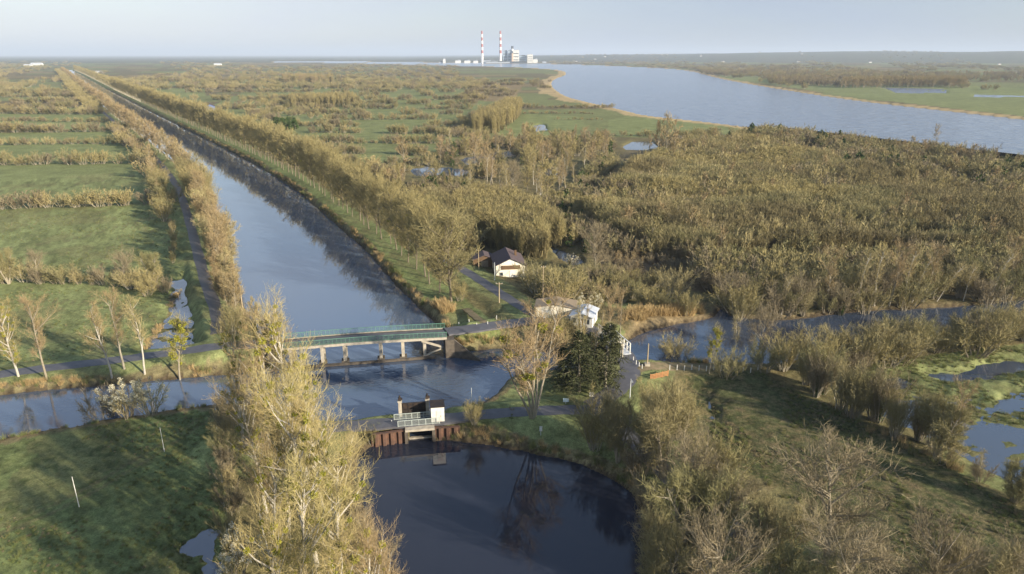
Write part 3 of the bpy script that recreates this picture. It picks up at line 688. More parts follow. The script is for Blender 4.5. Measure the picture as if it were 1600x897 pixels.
# ------------------------------------------------------------------ arched road bridge over the canal
A = np.array([-47.5, 127.1]); Bq = np.array([-14.0, 133.2]); Lb = float(np.linalg.norm(Bq-A)); bdir = (Bq-A)/Lb; brz = math.atan2(bdir[1], bdir[0])
br = empty('road_bridge', (A[0], A[1], 0), brz, 'long low concrete road bridge with green railings spanning the canal', 'bridge')
deckz = lambda t: 4.38+.25*math.sin(math.pi*min(1, max(0, t)))          # top of the road slab
NS = 24
def strip(z0, z1, y0, y1, m, name, par=br, ns=NS, t0=0, t1=1):
    b = MB(); v = []; f = []
    for k in range(ns+1):
        t = t0+(t1-t0)*k/ns; x = Lb*t; z = deckz(t); v += [(x, y0, z+z0), (x, y1, z+z0), (x, y1, z+z1), (x, y0, z+z1)]
    for k in range(ns):
        for a, c in ((0, 1), (1, 2), (2, 3), (3, 0)): f.append((k*4+a, k*4+4+a, k*4+4+c, k*4+c)[::-1])
    f += [(0, 1, 2, 3), (ns*4+3, ns*4+2, ns*4+1, ns*4)]
    b.add(v, f); return b.build(name, m, par)
strip(-.28, 0, -2.4, 2.4, m_concd, 'deck'); strip(.006, .05, -1.75, 1.75, m_asph, 'roadway')
for sd_ in (-1, 1):
    strip(-.40, .09, sd_*2.4 - (.30 if sd_ < 0 else 0), sd_*2.4 + (.30 if sd_ > 0 else 0), m_conc, 'edge_beam')
    rail = MB(); yy = sd_*2.5
    n = 40
    for k in range(n+1):
        x = Lb*k/n; z = deckz(k/n); rail.box((x, yy, z+.12+.55), (.07, .07, 1.1))
    for k in range(n):
        x0, x1 = Lb*k/n, Lb*(k+1)/n; za, zb = deckz(k/n), deckz((k+1)/n)
        rail.beam((x0, yy, za+1.22), (x1, yy, zb+1.22), .10, .08); rail.beam((x0, yy, za+.25), (x1, yy, zb+.25), .06, .05)
        for j in range(1, 5):
            f_ = j/5; rail.beam((x0+(x1-x0)*f_, yy, za+(zb-za)*f_+.25), (x0+(x1-x0)*f_, yy+.001, za+(zb-za)*f_+1.22), .03, .03)
    rail.build('railing', m_green, br)
def on_bridge(px, py):   # distance along the bridge of a point seen at the water line
    q = P(px, py, 0.); return float(np.dot(q-A, bdir))
for t_, w_ in [(on_bridge(507, 560), .9), (on_bridge(541, 559), .9), (on_bridge(596, 556), .9), (on_bridge(630, 553), .9), (on_bridge(663, 550), .8), (2.6, .8)]:
    pr = MB(); zt = deckz(t_/Lb)-.36
    for yy in (-1.75, 1.75): pr.box((t_, yy, (zt-1.5)/2), (.62, .62, zt+1.5))
    pr.box((t_, 0, zt-.28), (.66, 4.1, .5)); pr.build('pier', m_conc, br)
    wl = MB(); wl.box((t_, -1.4, .15), (w_+.6, 1.7, .9)); wl.build('pier_footing', m_concd, br)
wale = MB(); wale.beam((3, -2.9, .32), (Lb-2.5, -2.9, .32), .45, .5); wale.build('fender_beam', m_concd, br)
for s_, e_ in ((Lb-5.2, Lb-.9),):
    bc = MB(); bc.beam((s_, -2.2, 3.9), (e_, -2.2, 2.2), .35, .4); bc.beam((s_+.2, -2.2, .4), (e_-.2, -2.2, 1.9), .3, .3); bc.build('brace', m_conc, br)
ab = MB(); ab.box((Lb+.6, 0, 1.45), (1.9, 6.4, 5.2)); ab.prism([(Lb+1.5, -3.2, 4.0), (Lb+6.5, -6.0, .2), (Lb+6.5, -6.0, -1.4), (Lb+1.5, -3.2, -1.4)], (.1, .5, 0)); ab.build('abutment', m_concd, br)
ab = MB(); ab.box((-.6, 0, 1.35), (1.9, 6.4, 5.1)); ab.build('abutment', m_concd, br)

# ------------------------------------------------------------------ sluice on the weir road
q0 = P(612, 665.5, 2.6); q1 = P(700, 658.5, 2.6); wd = nrm(q1-q0); wrz = math.atan2(wd[1], wd[0]); wn = np.array([-wd[1], wd[0]])
def WP(px, py, z, dn=0.0):
    q = P(px, py, z)+wn*dn; return (float(q[0]), float(q[1]), z)
wz = 2.7
base = np.array(WP(655, 657, wz))
sl = empty('sluice_gate', tuple(base), wrz, 'black steel sluice gate between two pale posts with motors on the weir road', 'sluice gate')
def loc_(q): d = np.array(q[:2])-base[:2]; return float(np.dot(d, wd)), float(np.dot(d, wn))
gx0 = loc_(WP(626, 657, wz))[0]; gx1 = loc_(WP(669, 653, wz))[0]
gy = 2.1
g = MB(); g.box(((gx0+gx1)/2, gy, 1.15), (gx1-gx0-.25, .22, 2.3))
for k in range(5): g.box((gx0+.5+(gx1-gx0-1)*k/4, gy-.16, 1.15), (.12, .1, 2.3))
for zz in (.1, 1.1, 2.25): g.box(((gx0+gx1)/2, gy-.17, zz), (gx1-gx0-.3, .14, .12))
g.build('gate_panel', m_black, sl)
for xx in (gx0, gx1):
    p_ = MB(); p_.box((xx, gy-.1, .85), (.55, .6, 3.7)).box((xx, gy-.1, 2.8), (.75, .8, .14)); p_.build('post', m_conc, sl)
    mo = MB(); mo.box((xx, gy, 3.1), (.5, .5, .45)).rod((xx, gy, 3.2), (xx, gy, 3.75), .14).box((xx+.3, gy, 3.1), (.3, .25, .25)); mo.build('motor', m_black, sl)
def railing(name, p0, p1, h, npost, label, m, group=None, cat='railing'):
    p0 = np.array(p0, float); p1 = np.array(p1, float); o = empty(name, tuple(p0), 0, label, cat, group); d = p1-p0
    po = MB(); L_ = np.linalg.norm(d)
    for k in range(npost+1): q = d*k/npost; po.box((q[0], q[1], q[2]+h/2), (.07, .07, h), wrz)
    po.beam((0, 0, h), tuple(d+[0, 0, h]), .08, .07); po.beam((0, 0, .15), tuple(d+[0, 0, .15]), .05, .05); po.build('rail_frame', m, o)
    pn = MB(); n = int(L_/.13)
    for k in range(n):
        q = d*(k+.5)/n; pn.box((q[0], q[1], q[2]+h/2+.07), (.03, .03, h-.2), wrz)
    pn.build('rail_infill', m, o); return o
m_rail = mc('galvanised_rail', (.50, .56, .52), rough=.5, metal=.2)
railing('weir_railing', WP(616, 657, wz-.02, 0), WP(671, 652.5, wz-.02, 0), 1.1, 6, 'pale grey railing beside the black sluice gate on the water side of the weir road', m_rail)
railing('weir_railing', WP(622, 667.5, wz-.02), WP(687, 662, wz-.02), 1.1, 6, 'pale grey railing above the culvert opening on the pond side of the weir road', m_rail)
# culvert slab and side walls
cu = empty('culvert', tuple(np.array(WP(655, 665, 0))), wrz, 'concrete culvert opening under the weir road facing the dark pond', 'culvert')
cb = np.array(cu.location)
cxl = lambda px, py, z: (float(np.dot(np.array(WP(px, py, z)[:2])-cb[:2], wd)), float(np.dot(np.array(WP(px, py, z)[:2])-cb[:2], wn)))
a0 = cxl(636, 673, 2.2)[0]; a1 = cxl(676, 670, 2.2)[0]; yf = cxl(655, 671, 2.2)[1]
s_ = MB(); s_.box(((a0+a1)/2, yf+2.6, 2.38), (a1-a0+.6, 6.4, .38)); s_.build('slab', m_conc, cu)
for xx in (a0-.15, a1+.15):
    s_ = MB(); s_.box((xx, yf+2.6, .6), (.5, 6.2, 3.1)); s_.build('side_wall', m_concd, cu)
s_ = MB(); s_.box(((a0+a1)/2, yf+1.0, -.1), (a1-a0-.1, .5, .7)); s_.build('sill_beam', m_conc, cu)
s_ = MB(); s_.box(((a0+a1)/2, yf+4.6, 1.2), (a1-a0-.1, .25, 1.9)); s_.build('gate_back', m_black, cu)
# sheet pile walls
def piles(x0, x1, ang, label):
    o = empty('sheet_pile_wall', (float(cb[0]+wd[0]*x0+wn[0]*(yf-.25)), float(cb[1]+wd[1]*x0+wn[1]*(yf-.25)), 0), wrz+ang, label, 'retaining wall')
    b = MB(); L_ = abs(x1-x0); n = int(L_/.62); s = 1 if x1 > x0 else -1; pts = []
    for k in range(n+1):
        y_ = .0 if k % 2 else .34
        pts += [(s*(k*.62+.06), y_), (s*(k*.62+.5), y_)]
    v = []; f = []
    for (a, c) in pts: v += [(a, c, -1.4), (a, c, 2.25), (a, c+.06, 2.25), (a, c+.06, -1.4)]
    for k in range(len(pts)-1):
        for i, j in ((0, 1), (1, 2), (2, 3)): f.append((k*4+i, k*4+j, k*4+4+j, k*4+4+i))
    b.add(v, f); b.build('piling', m_rust, o)
    c = MB(); c.box((s*L_/2, .25, 2.30), (L_, .6, .10)); c.build('capping', m_rust, o)
piles(a0-.3, a0-5.6, .10, 'rusty sheet pile wall west of the culvert at the pond edge')
piles(a1+.3, a1+4.4, -.06, 'rusty sheet pile wall east of the culvert behind the round willow bush')
# control hut
hq = WP(684, 655, wz)
hut = empty('control_hut', hq, wrz, 'small white control hut with a dark flat roof beside the sluice gate', 'hut')
b = MB(); b.box((0, 0.2, 1.35), (2.15, 2.2, 2.7)); b.build('wall', m_white, hut)
b = MB(); b.box((0, .2, 2.78), (2.4, 2.5, .16)); b.build('roof', m_black, hut)
b = MB(); b.box((.2, -.93, 1.1), (.9, .06, 2.0)); d_ = b.build('door', mc('hut_door', (.66, .64, .6), c2=(.6, .5, .45), scale=1.2), hut)
b = MB(); b.box((.52, -1.0, 1.1), (.06, .08, .14)); b.build('handle', m_black, d_)
b = MB(); b.box((-1.10, .2, 2.0), (.05, .5, .35)); b.build('vent', m_grey, hut)

# ------------------------------------------------------------------ lock gate frame on the east road (green and white steel)
def lock_bridge():
    p0 = np.array([*P(941, 520, 3.3), 3.3]); p1 = np.array([*P(977, 553, 3.3), 3.3]); d = p1-p0; L_ = float(np.hypot(d[0], d[1])); rz = math.atan2(d[1], d[0])
    o = empty('lock_gate_bridge', (p0[0], p0[1], 0), rz, 'white steel frame bridge over the lock gates behind the dark conifers', 'lock bridge')
    for sy in (-1.0, 1.0):
        b = MB(); n = 8
        for k in range(n+1): x = L_*k/n; b.box((x, sy, 4.35), (.16, .16, 2.1))
        b.beam((0, sy, 5.4), (L_, sy, 5.4), .2, .2); b.beam((0, sy, 4.4), (L_, sy, 4.4), .1, .1)
        for k in range(n): b.beam((L_*k/n, sy, 3.4), (L_*(k+1)/n, sy, 5.35), .09, .09)
        b.build('truss', m_white, o)
    b = MB(); b.box((L_/2, 0, 3.28), (L_+.5, 2.4, .14)); b.build('walkway', m_zinc, o)
    for x in (L_-.6, L_+.8):
        b = MB(); b.box((x, -1.3, 3.6), (.6, .6, 5.0)); b.build('gate_post', m_conc, o)
    for x in (0.3, L_-1.2):
        b = MB(); b.box((x, 0, .9), (1.2, 3.2, 4.2)); b.build('pier', m_concd, o)
lock_bridge()

# ------------------------------------------------------------------ buildings near the lock
def gable_house(name, px, py, w_, d_, hw, hr, rz, label, mw, mr_, z=None, front=None, cat='house', over=.5):
    x, y, zg = G(px, py); o = empty(name, (x, y, zg-.1), rz, label, cat)
    b = MB(); b.prism([(-w_/2, 0, 0), (w_/2, 0, 0), (w_/2, 0, hw), (0, 0, hw+hr), (-w_/2, 0, hw)], (0, d_, 0)); b.build('wall', mw, o)
    b = MB(); e = over; k = hr/(w_/2)
    for s in (-1, 1):
        v = [(0, -e, hw+hr+.04), (s*(w_/2+e), -e, hw-k*e+.04), (s*(w_/2+e), d_+e, hw-k*e+.04), (0, d_+e, hw+hr+.04)]
        b.add(v+[(a, c, zz+.16) for a, c, zz in v], [(0, 1, 2, 3), (7, 6, 5, 4), (0, 4, 5, 1), (1, 5, 6, 2), (2, 6, 7, 3), (3, 7, 4, 0)])
    b.build('roof', mr_, o)
    return o
ho = gable_house('bungalow', 798, 433, 8.2, 11, 3.6, 1.9, radians(8), 'cream bungalow with dark gabled roof and boarded veranda beside the canal road', m_offw, m_slate)
b = MB(); b.box((0, -.06, 2.95), (5.4, .1, 1.15)); b.build('shutter', m_brown, ho)
for x_ in (-2.6, 2.7):
    b = MB(); b.box((x_, -.05, 1.15), (1.0, .08, 1.1)); w1 = b.build('window', m_white, ho); b = MB(); b.box((x_, -.105, 1.15), (.8, .02, .9)); b.build('pane', m_glass, w1)
b = MB(); b.box((.2, -.05, 1.05), (1.1, .08, 2.0)); b.build('door', m_white, ho)
b = MB(); b.prism([(-4.1, -.02, 3.75), (4.1, -.02, 3.75), (0, -.02, 5.45)], (0, -.05, 0)); b.build('gable_board', m_white, ho)
b = MB(); b.box((2.2, 6, 5.4), (.6, .6, 1.6)); b.build('chimney', m_brown, ho)
b = MB(); b.box((-4.14, 4, 1.8), (.08, 1.2, 1.1)); b.build('side_window', m_glass, ho)
sh = gable_house('shed', 757, 417, 6.5, 5, 2.3, 1.2, radians(8), 'low dark shed with brown roof west of the cream bungalow', m_brown, m_slate, cat='shed', over=.3)
b = MB(); b.box((0, -.05, 1.05), (2.2, .08, 1.9)); b.build('door', m_wood, sh)
lk = gable_house('lock_keeper_house', 908, 511, 4.8, 6, 2.5, .7, radians(-18), 'white lock keeper house with pale low roof behind the dark conifers', m_white, m_zinc, over=.35)
for x_ in (-1.5, 1.4):
    for z_ in (1.5,):
        b = MB(); b.box((x_, -.04, z_), (.95, .08, 1.2)); w1 = b.build('window', m_grey, lk); b = MB(); b.box((x_, -.09, z_), (.75, .02, 1.0)); b.build('pane', m_glass, w1)
b = MB(); b.box((0, -.05, 1.0), (.9, .09, 2.0)); b.build('door', m_brown, lk)
gar = gable_house('garage', 868, 497, 9, 5, 2.5, .8, radians(-6), 'long low outbuilding with wooden roof beside the white lock keeper house', m_offw, m_wood, cat='outbuilding', over=.3)
b = MB(); b.box((-2, -.05, 1.05), (2.4, .08, 2.0)); b.build('door', m_white, gar)

# ------------------------------------------------------------------ poles, posts, signs, small furniture
def pole(px, py, ty, r, m, label, name='utility_pole', arm=0, cat='pole', group=None, lamp=False, ins=False):
    x, y, z = G(px, py); h = ztop(y, ty)-z
    o = empty(name, (x, y, z-.2), 0, label, cat, group)
    b = MB(); b.rod((0, 0, 0), (0, 0, h+.2), r, r*.6, 8); b.build('shaft', m, o)
    if arm:
        b = MB(); b.box((0, 0, h-.2), (arm, .1, .12)); a_ = b.build('crossarm', m, o)
        for xx in (-arm*.45, 0, arm*.45): b = MB(); b.rod((xx, 0, h-.14), (xx, 0, h+.12), .05, .03, 6); b.build('insulator', m_white, a_)
    if lamp:
        b = MB(); b.rod((0, 0, h), (.0, -1.1, h+.35), .05, .04, 6).box((0, -1.35, h+.36), (.25, .6, .14)); b.build('lamp_head', m_grey, o)
    return o
m_pole = mc('pole_wood', (.42, .34, .22), c2=(.33, .26, .17), scale=3); m_galv = mc('galvanised_pole', (.52, .55, .55), rough=.5)
pole(780, 473, 441, .16, m_pole, 'wooden utility pole with crossarm beside the road below the cream bungalow', arm=1.6)
pole(748, 421, 389, .13, m_pole, 'thin utility pole between the big avenue tree and the dark shed', arm=1.2)
pole(773, 438, 410, .12, m_galv, 'pale metal post in front of the shed beside the cream bungalow', cat='post', name='lamp_post', lamp=True)
pole(1011, 571, 537, .16, m_pole, 'pale pole on the bank east of the lock above a square base', lamp=False)
pole(984, 622, 592, .11, m_galv, 'slim grey lamp post at the bend of the road south of the lock', name='lamp_post', lamp=True)
pole(848, 475, 415, .13, m_pole, 'thin pole rising among shrubs east of the cream bungalow', arm=1.0)
pole(381, 496, 446, .17, m_pole, 'pale wooden pole among the reddish trees on the canal west bank', arm=1.4)
pole(124, 793, 745, .06, m_white, 'white pole standing in the meadow nearer the bottom edge', name='marker_pole')
pole(257, 706, 668, .06, m_white, 'white pole standing in the meadow nearer the tree belt', name='marker_pole')
pole(737, 633, 606, .06, m_galv, 'thin gauge pole standing in the rippled basin above the willow bush', name='gauge_pole')
x, y, z = G(1011, 571); b = MB(); b.box((x, y, z+.2), (1.0, 1.0, .55)); tag(b.build('pole_base', m_conc), 'square concrete block at the foot of the pale pole east of the lock', 'concrete block')
def sign(px, py, ty, w_, h_, m, label, name='road_sign'):
    x, y, z = G(px, py); h = max(1.2, ztop(y, ty)-z); o = empty(name, (x, y, z-.1), 0, label, 'sign')
    b = MB(); b.rod((0, 0, 0), (0, 0, h), .05, .05, 6); b.build('post', m_galv, o); b = MB(); b.box((0, -.06, h-h_/2), (w_, .04, h_)); b.build('panel', m, o)
m_blue = mc('pale_sign', (.55, .68, .72), rough=.4)
sign(884, 631, 623, 1.0, .7, m_blue, 'small pale blue information sign on the grass below the conifers')
sign(924, 621, 612, .7, .9, m_white, 'small white sign on the grass verge beside the road bend')
sign(845, 676, 665, .45, .9, m_white, 'small white marker board on the grass bank above the pond')
sign(995, 710, 697, .9, .9, m_white, 'round white road mirror beside the path under the bare trees', 'traffic_mirror')
# delineator posts along the roads
def post_(px, py, label, group, h=1.0):
    x, y, z = G(px, py); b = MB(); b.rod((0, 0, 0), (0, 0, h), .09, .08, 6); b.rod((0, 0, h), (0, 0, h+.06), .08, .03, 6)
    o = b.build('marker_post', m_white); o.location = (x, y, z-.05); return tag(o, label, 'post', group)
pts_ = [(703, 520), (714, 519.5), (732, 518.5), (745, 516.5), (762, 514), (776, 511.5), (717, 510), (733, 508)]
for i, (a, c) in enumerate(pts_[:6]): post_(a, c, f'{nth(i+1)} white roadside post from the bridge on the water side of the road', 'white posts beside the bridge road')
for i, (a, c) in enumerate(pts_[6:]): post_(a, c, f'{nth(i+1)} white roadside post from the bridge on the north side of the road', 'white posts beside the bridge road')
for a, c, s in ((612, 660.5, 'before the gate on the basin side'), (617, 670, 'at the west end of the pond side railing'), (694, 656, 'beside the white control hut'), (691, 665, 'at the east end of the pond side railing')):
    post_(a, c, 'short white post of the weir road '+s, 'white posts of the weir road', 1.05)
for i in range(7): post_(1003-i*4.6, 576-i*3.4, f'{nth(i+1)} short railing post from the bend along the lock quay', 'short posts along the lock quay', .9)
for i in range(13): post_(1046+i*11.5, 578+.2*i*(i % 3), f'{nth(i+1)} wooden fence post from the lock along the meadow track', 'fence posts along the meadow track', 1.1)
for i in range(6):
    a, c = 337+i*3.5, 640+i*38; post_(a, c, f'{nth(i+1)} pale fence post from the river along the tree belt meadow edge', 'fence posts at the tree belt', 1.3)
x, y, z = G(1030, 591); o = empty('wooden_barrier', (x, y, z), radians(25), 'orange wooden slatted barrier at the meadow gate near the road bend', 'barrier')
b = MB()
for k in range(4): b.box((0, 0, .25+k*.27), (4.2, .06, .16))
b.build('slat_panel', m_orange, o)
for k in (-2, -.7, .7, 2): b = MB(); b.box((k, .08, .6), (.12, .12, 1.3)); b.build('post', m_orange, o)

# ------------------------------------------------------------------ power station across the river
def far(px, py_base): q = P(px, py_base, 1.0); return float(q[0]), float(q[1])
YB = 5300.0; PXM = F/ (YB*cp + 60*sp)
def fx(px): return (px-CX)/PXM*1.0
m_red = mc('chimney_red', (.36, .12, .10)); m_wht = mc('chimney_white', (.75, .74, .72)); m_bg = mc('boiler_cladding', (.30, .38, .46), c2=(.24, .31, .38), scale=.05); m_dk = mc('dark_cladding', (.06, .07, .08))
m_tan = mc('tan_cladding', (.55, .42, .30)); m_lt = mc('light_cladding', (.68, .68, .64), c2=(.58, .58, .55), scale=.06); m_hz = mc('grey_shed', (.33, .37, .42))
def chimney(px, h, label, y=YB, r=9.5):
    o = empty('chimney', (fx(px), y, 0), 0, label, 'chimney', 'tall striped power station chimneys')
    n = 7
    for k in range(n):
        z0, z1 = h*(.30+.70*k/n), h*(.30+.70*(k+1)/n); ra = lambda z: r*(1-.38*z/h)
        b = MB(); b.rod((0, 0, z0), (0, 0, z1), ra(z0), ra(z1), 20); b.build('band', m_red if k % 2 == 0 else m_wht, o)
    b = MB(); b.rod((0, 0, -1), (0, 0, h*.3), r, r*(1-.38*.3), 20); b.build('shaft', m_wht, o)
chimney(753.5, 222, 'tall red and white striped chimney standing apart west of the boiler houses')
chimney(782, 222, 'tall red and white striped chimney directly beside the boiler houses')
def block(name, px0, px1, y0, d_, h, m, label, cat='industrial building', extra=None):
    x0, x1 = fx(px0), fx(px1); o = empty(name, ((x0+x1)/2, y0, 0), 0, label, cat)
    b = MB(); b.box((0, d_/2, h/2), (x1-x0, d_, h)); b.build('wall', m, o)
    b = MB(); b.box((0, d_/2, h+1.5), (x1-x0-3, d_-3, 3)); b.box(((x1-x0)*.2, d_/2, h+5), ((x1-x0)*.3, d_*.3, 4)); b.build('roof', m_dk if m is not m_lt else m_hz, o)
    if extra: extra(o, x1-x0, h)
    return o
def bands(o, w_, h):
    for k in range(3): b = MB(); b.box((0, -.6, h*(.25+.25*k)), (w_*.8, 1, h*.06)); b.build('window', m_dk, o)
block('boiler_house', 786, 793, YB+10, 40, 82, m_bg, 'blue grey boiler house beside the striped chimney', extra=bands)
block('boiler_house', 793.6, 799.3, YB-5, 45, 86, m_bg, 'blue grey boiler house abutting the tower with the black top', extra=bands)
block('turbine_hall', 801.5, 811, YB-20, 50, 88, m_lt, 'tallest white building of the power station', extra=bands)
block('transfer_tower', 799.6, 802, YB-30, 15, 68, m_tan, 'tan tower in front of the tallest white building')
block('turbine_hall', 806, 823, YB+30, 50, 48, m_bg, 'blue grey hall between the two white buildings', extra=bands)
block('office_block', 824, 832.5, YB-10, 40, 58, m_lt, 'white block east of the blue grey halls', extra=bands)
block('office_block', 833, 840, YB-5, 30, 24, m_lt, 'low white annex east of the white block')
o = empty('chimney', (fx(800.5), YB+45, 0), 0, 'shorter chimney with black top behind the white building', 'chimney')
b = MB(); b.rod((0, 0, 0), (0, 0, 100), 8, 7, 16); b.build('shaft', m_wht, o); b = MB(); b.rod((0, 0, 100), (0, 0, 118), 9.5, 9, 16); b.build('black_top', m_dk, o)
lows = [(688, 692, 8, m_hz), (694, 697, 26, m_lt), (713, 721, 16, m_lt), (727, 736, 15, m_lt), (741, 748, 14, m_lt), (756, 768, 20, m_hz), (769, 778, 16, m_hz), (760, 800, 9, m_hz), (800, 822, 10, m_dk), (846, 852, 12, m_hz)]
for i, (a, c, h, m) in enumerate(lows):
    block('storage_shed', a, c, YB-70-12*i, 40, h, m, f'{nth(i+1)} low storage building from the west along the power station quay', 'industrial building')

# small distant houses, roofs and sheds
hz = [(1018, 92, 'far'), (1034, 93, ''), (1042, 92, ''), (1095, 94, ''), (1186, 91, ''), (1248, 97, ''), (1252, 94, ''), (1430, 92, ''), (1427, 105.5, ''), (930, 95, ''), (945, 94, ''), (1360, 98, ''), (1562, 101, ''), (1130, 97, ''), (900, 96.5, '')]
hz.sort()
for i, (a, c, _) in enumerate(hz):
    x, y = far(a, max(c, 92.5)); z = float(Hgt(np.array([x]), np.array([y]))[0]); k = min(y/3600., 1.5)
    o = empty('farmhouse', (x, y, z), .4*((i*7) % 5-2)*.2, f'{nth(i+1)} white farmhouse from the power station on the far bank plain', 'house', 'distant white farmhouses', 1)
    w_, d_, h = 14*k, 9*k, 4*k
    b = MB(); b.prism([(-w_/2, 0, 0), (w_/2, 0, 0), (w_/2, 0, h), (-w_/2, 0, h)], (0, d_, 0)); b.prism([(-w_/2, 0, h), (-w_/2, d_, h), (-w_/2, d_/2, h+3*k)], (w_, 0, 0)); b.build('wall', m_lt, o)
    b = MB(); b.add([(-w_/2-.5, -.5, h-.3), (w_/2+.5, -.5, h-.3), (w_/2+.5, d_/2, h+3.2*k), (-w_/2-.5, d_/2, h+3.2*k), (w_/2+.5, d_+.5, h-.3), (-w_/2-.5, d_+.5, h-.3)], [(0, 1, 2, 3), (3, 2, 4, 5)]); b.build('roof', m_slate, o)
fh = gable_house('farmhouse', 316, 172, 10, 14, 4, 3, radians(80), 'white farmhouse with red roof beyond the canal avenue', m_white, m_tile)
b = MB(); b.box((2, -.1, 1.6), (1.2, .1, 1.2)); b.build('window', m_glass, fh)
sb = gable_house('barn', 329, 173, 9, 9, 5, 2, radians(20), 'small blue barn beside the white farmhouse beyond the canal avenue', mc('blue_cladding', (.12, .18, .36)), m_slate, cat='barn')
for a, c, w_, s in ((155, 114, 22, 'white long shed beyond the far end of the avenue'), (56, 102, 60, 'pale blue greenhouse roofs far west of the canal'), (43, 103.5, 40, 'low pale greenhouse west of the pale blue greenhouse roofs'), (340, 102, 40, 'white long shed on the far plain north of the avenue')):
    x, y = far(a, c); k = w_/20; o = empty('shed', (x, y, .7), .1, s, 'shed'); b = MB(); b.prism([(-w_/2, 0, 0), (w_/2, 0, 0), (w_/2, 0, 4*k**.5), (-w_/2, 0, 4*k**.5)], (0, w_*.4, 0)); b.build('wall', m_lt, o)
    b = MB(); b.prism([(-w_/2-.5, -.5, 4*k**.5), (-w_/2-.5, w_*.4+.5, 4*k**.5), (-w_/2-.5, w_*.2, 4*k**.5+2.5*k)], (w_+1, 0, 0)); b.build('roof', m_zinc, o)
#@@PLANTS
# ------------------------------------------------------------------ trees one by one
U = rng.uniform
def treetop(key, px, ty, h, label, group, name='poplar_tree', ws=1.0, cat='tree'):
    y = 90.0
    b = (CY-ty)/F; t = (HC-(h+1.0))/(sp-b*cp); y = t*(cp+b*sp); x = (px-CX)/F*t
    z = H1(x, y); return plant(key, x, y, z, h, label, cat, name, group, ws)
gA = 'tall mistletoe poplars of the near tree belt'
belt = [(356, 525, 20, 'leftmost poplar of the near tree belt, at its far end by the side river'), (393, 500, 24, 'tall poplar at the far end of the near tree belt, left of the tallest one'),
        (436, 490, 25, 'tallest straw coloured poplar at the far end of the near tree belt'), (482, 582, 21, 'mistletoe poplar leaning over the basin opposite the black sluice gate'),
        (388, 592, 20, 'poplar on the meadow edge of the belt just south of the side river'), (420, 600, 23, 'poplar in the middle of the belt behind the pale trunk'),
        (468, 622, 24, 'mistletoe poplar west of the sheet pile wall'), (502, 692, 22, 'poplar with bright mistletoe balls over the pond corner'), (405, 692, 20, 'poplar on the meadow edge beside the brown hedge'),
        (450, 740, 22, 'pale trunked poplar in the lower middle of the belt'), (588, 818, 19, 'reddish tipped poplar reaching furthest over the dark pond'), (432, 812, 20, 'poplar above the blossoming shrub at the meadow flood patch'),
        (512, 840, 20, 'dense poplar at the bottom edge of the photo beside the pond'), (470, 905, 19, 'poplar cut by the bottom edge of the photo'), (560, 930, 17, 'small poplar at the bottom corner of the pond')]
for i, (a, c, h, s) in enumerate(belt): treetop(f'big{[0, 1, 0, 2, 1, 2, 0, 2, 1, 0, 1, 2, 0, 1, 2][i]}', a, c, h, s, gA, ws=.84*[.9, 1, 1.15, .95, 1, 1.05, 1.1, 1, .9, 1.1, .9, .95, 1.1, 1, .9][i])
# the belt goes on behind the camera: it shades the meadow
for i, (x, y) in enumerate([(-50, 38), (-36, 24), (-43, 14), (-37, 3), (-58, 30)]): plant(f'big{i % 3}', x, y, .8, U(19, 23), 'tall poplar of the belt below the bottom edge of the photo', 'tree', 'poplar_tree', 'poplars of the belt out of the photo')
for i, (x, y) in enumerate([(36, 30), (48, 24), (62, 30), (75, 22), (30, 10), (52, 4), (90, 28), (105, 35), (70, 0), (95, 5), (122, 30)]):
    plant(f'oak{i % 2}', x, y, .8, U(11, 15), 'bare tree of the riverside below the bottom edge of the photo', 'tree', 'bare_tree', 'riverside trees out of the photo')

def named(lst, name, cat, group=None):
    for t in lst:
        key, bx, by, ty, lab = t[:5]; plant_px(key, bx, by, ty, lab, cat, name, group, t[5] if len(t) > 5 else 1.0)
named([('big2', 35, 612, 478, 'leftmost tree of the river road row, with mistletoe in a wide crown'), ('vas1', 73, 592, 468, 'second tree from the left edge on the river road, without mistletoe'),
       ('bir1', 175, 590, 462, 'reddish open tree left of the tall pair on the river road'), ('vas1', 199, 600, 458, 'middle tree of the trio on the river road, with a pale grey trunk'),
       ('bir0', 227, 588, 460, 'slender tree right of the trio on the river road'), ('mis0', 279, 580, 500, 'small dark tree full of mistletoe balls on the river road', 1.1),
       ('vas0', -40, 622, 470, 'tree on the river road beyond the left edge of the photo')], 'roadside_tree', 'tree')
named([('vas0', 832, 652, 458, 'big many-stemmed reddish tree with mistletoe between basin and conifers', 1.2), ('vas1', 950, 545, 452, 'vase shaped bare tree beside the lock gate bridge', 1.1),
       ('vas1', 968, 530, 456, 'straw coloured bare tree behind the lock gate bridge', .9), ('bir0', 905, 560, 470, 'bare slender tree rising behind the tallest conifer'),
       ('bir1', 925, 590, 480, 'slim bare tree with pale trunk between the two conifers', .8),
       ('oak0', 1290, 882, 724, 'broad crowned bare tree standing alone at the bottom of the rough field', 1.15), ('oak0', 930, 428, 360, 'rounded pale bare tree above the shrub thicket north of the lock', .95)], 'bare_tree', 'tree')
named([('con0', 905, 612, 515, 'dark conifer left of the pair on the lock island', 1.45), ('con1', 945, 604, 505, 'dark conifer nearest the lock road on the lock island', 1.45), ('con1', 882, 600, 540, 'lower dark conifer tucked behind the mistletoe tree', 1.5),
       ('con0', 925, 585, 520, 'dark conifer behind the front pair on the lock island', 1.4)], 'conifer', 'conifer')
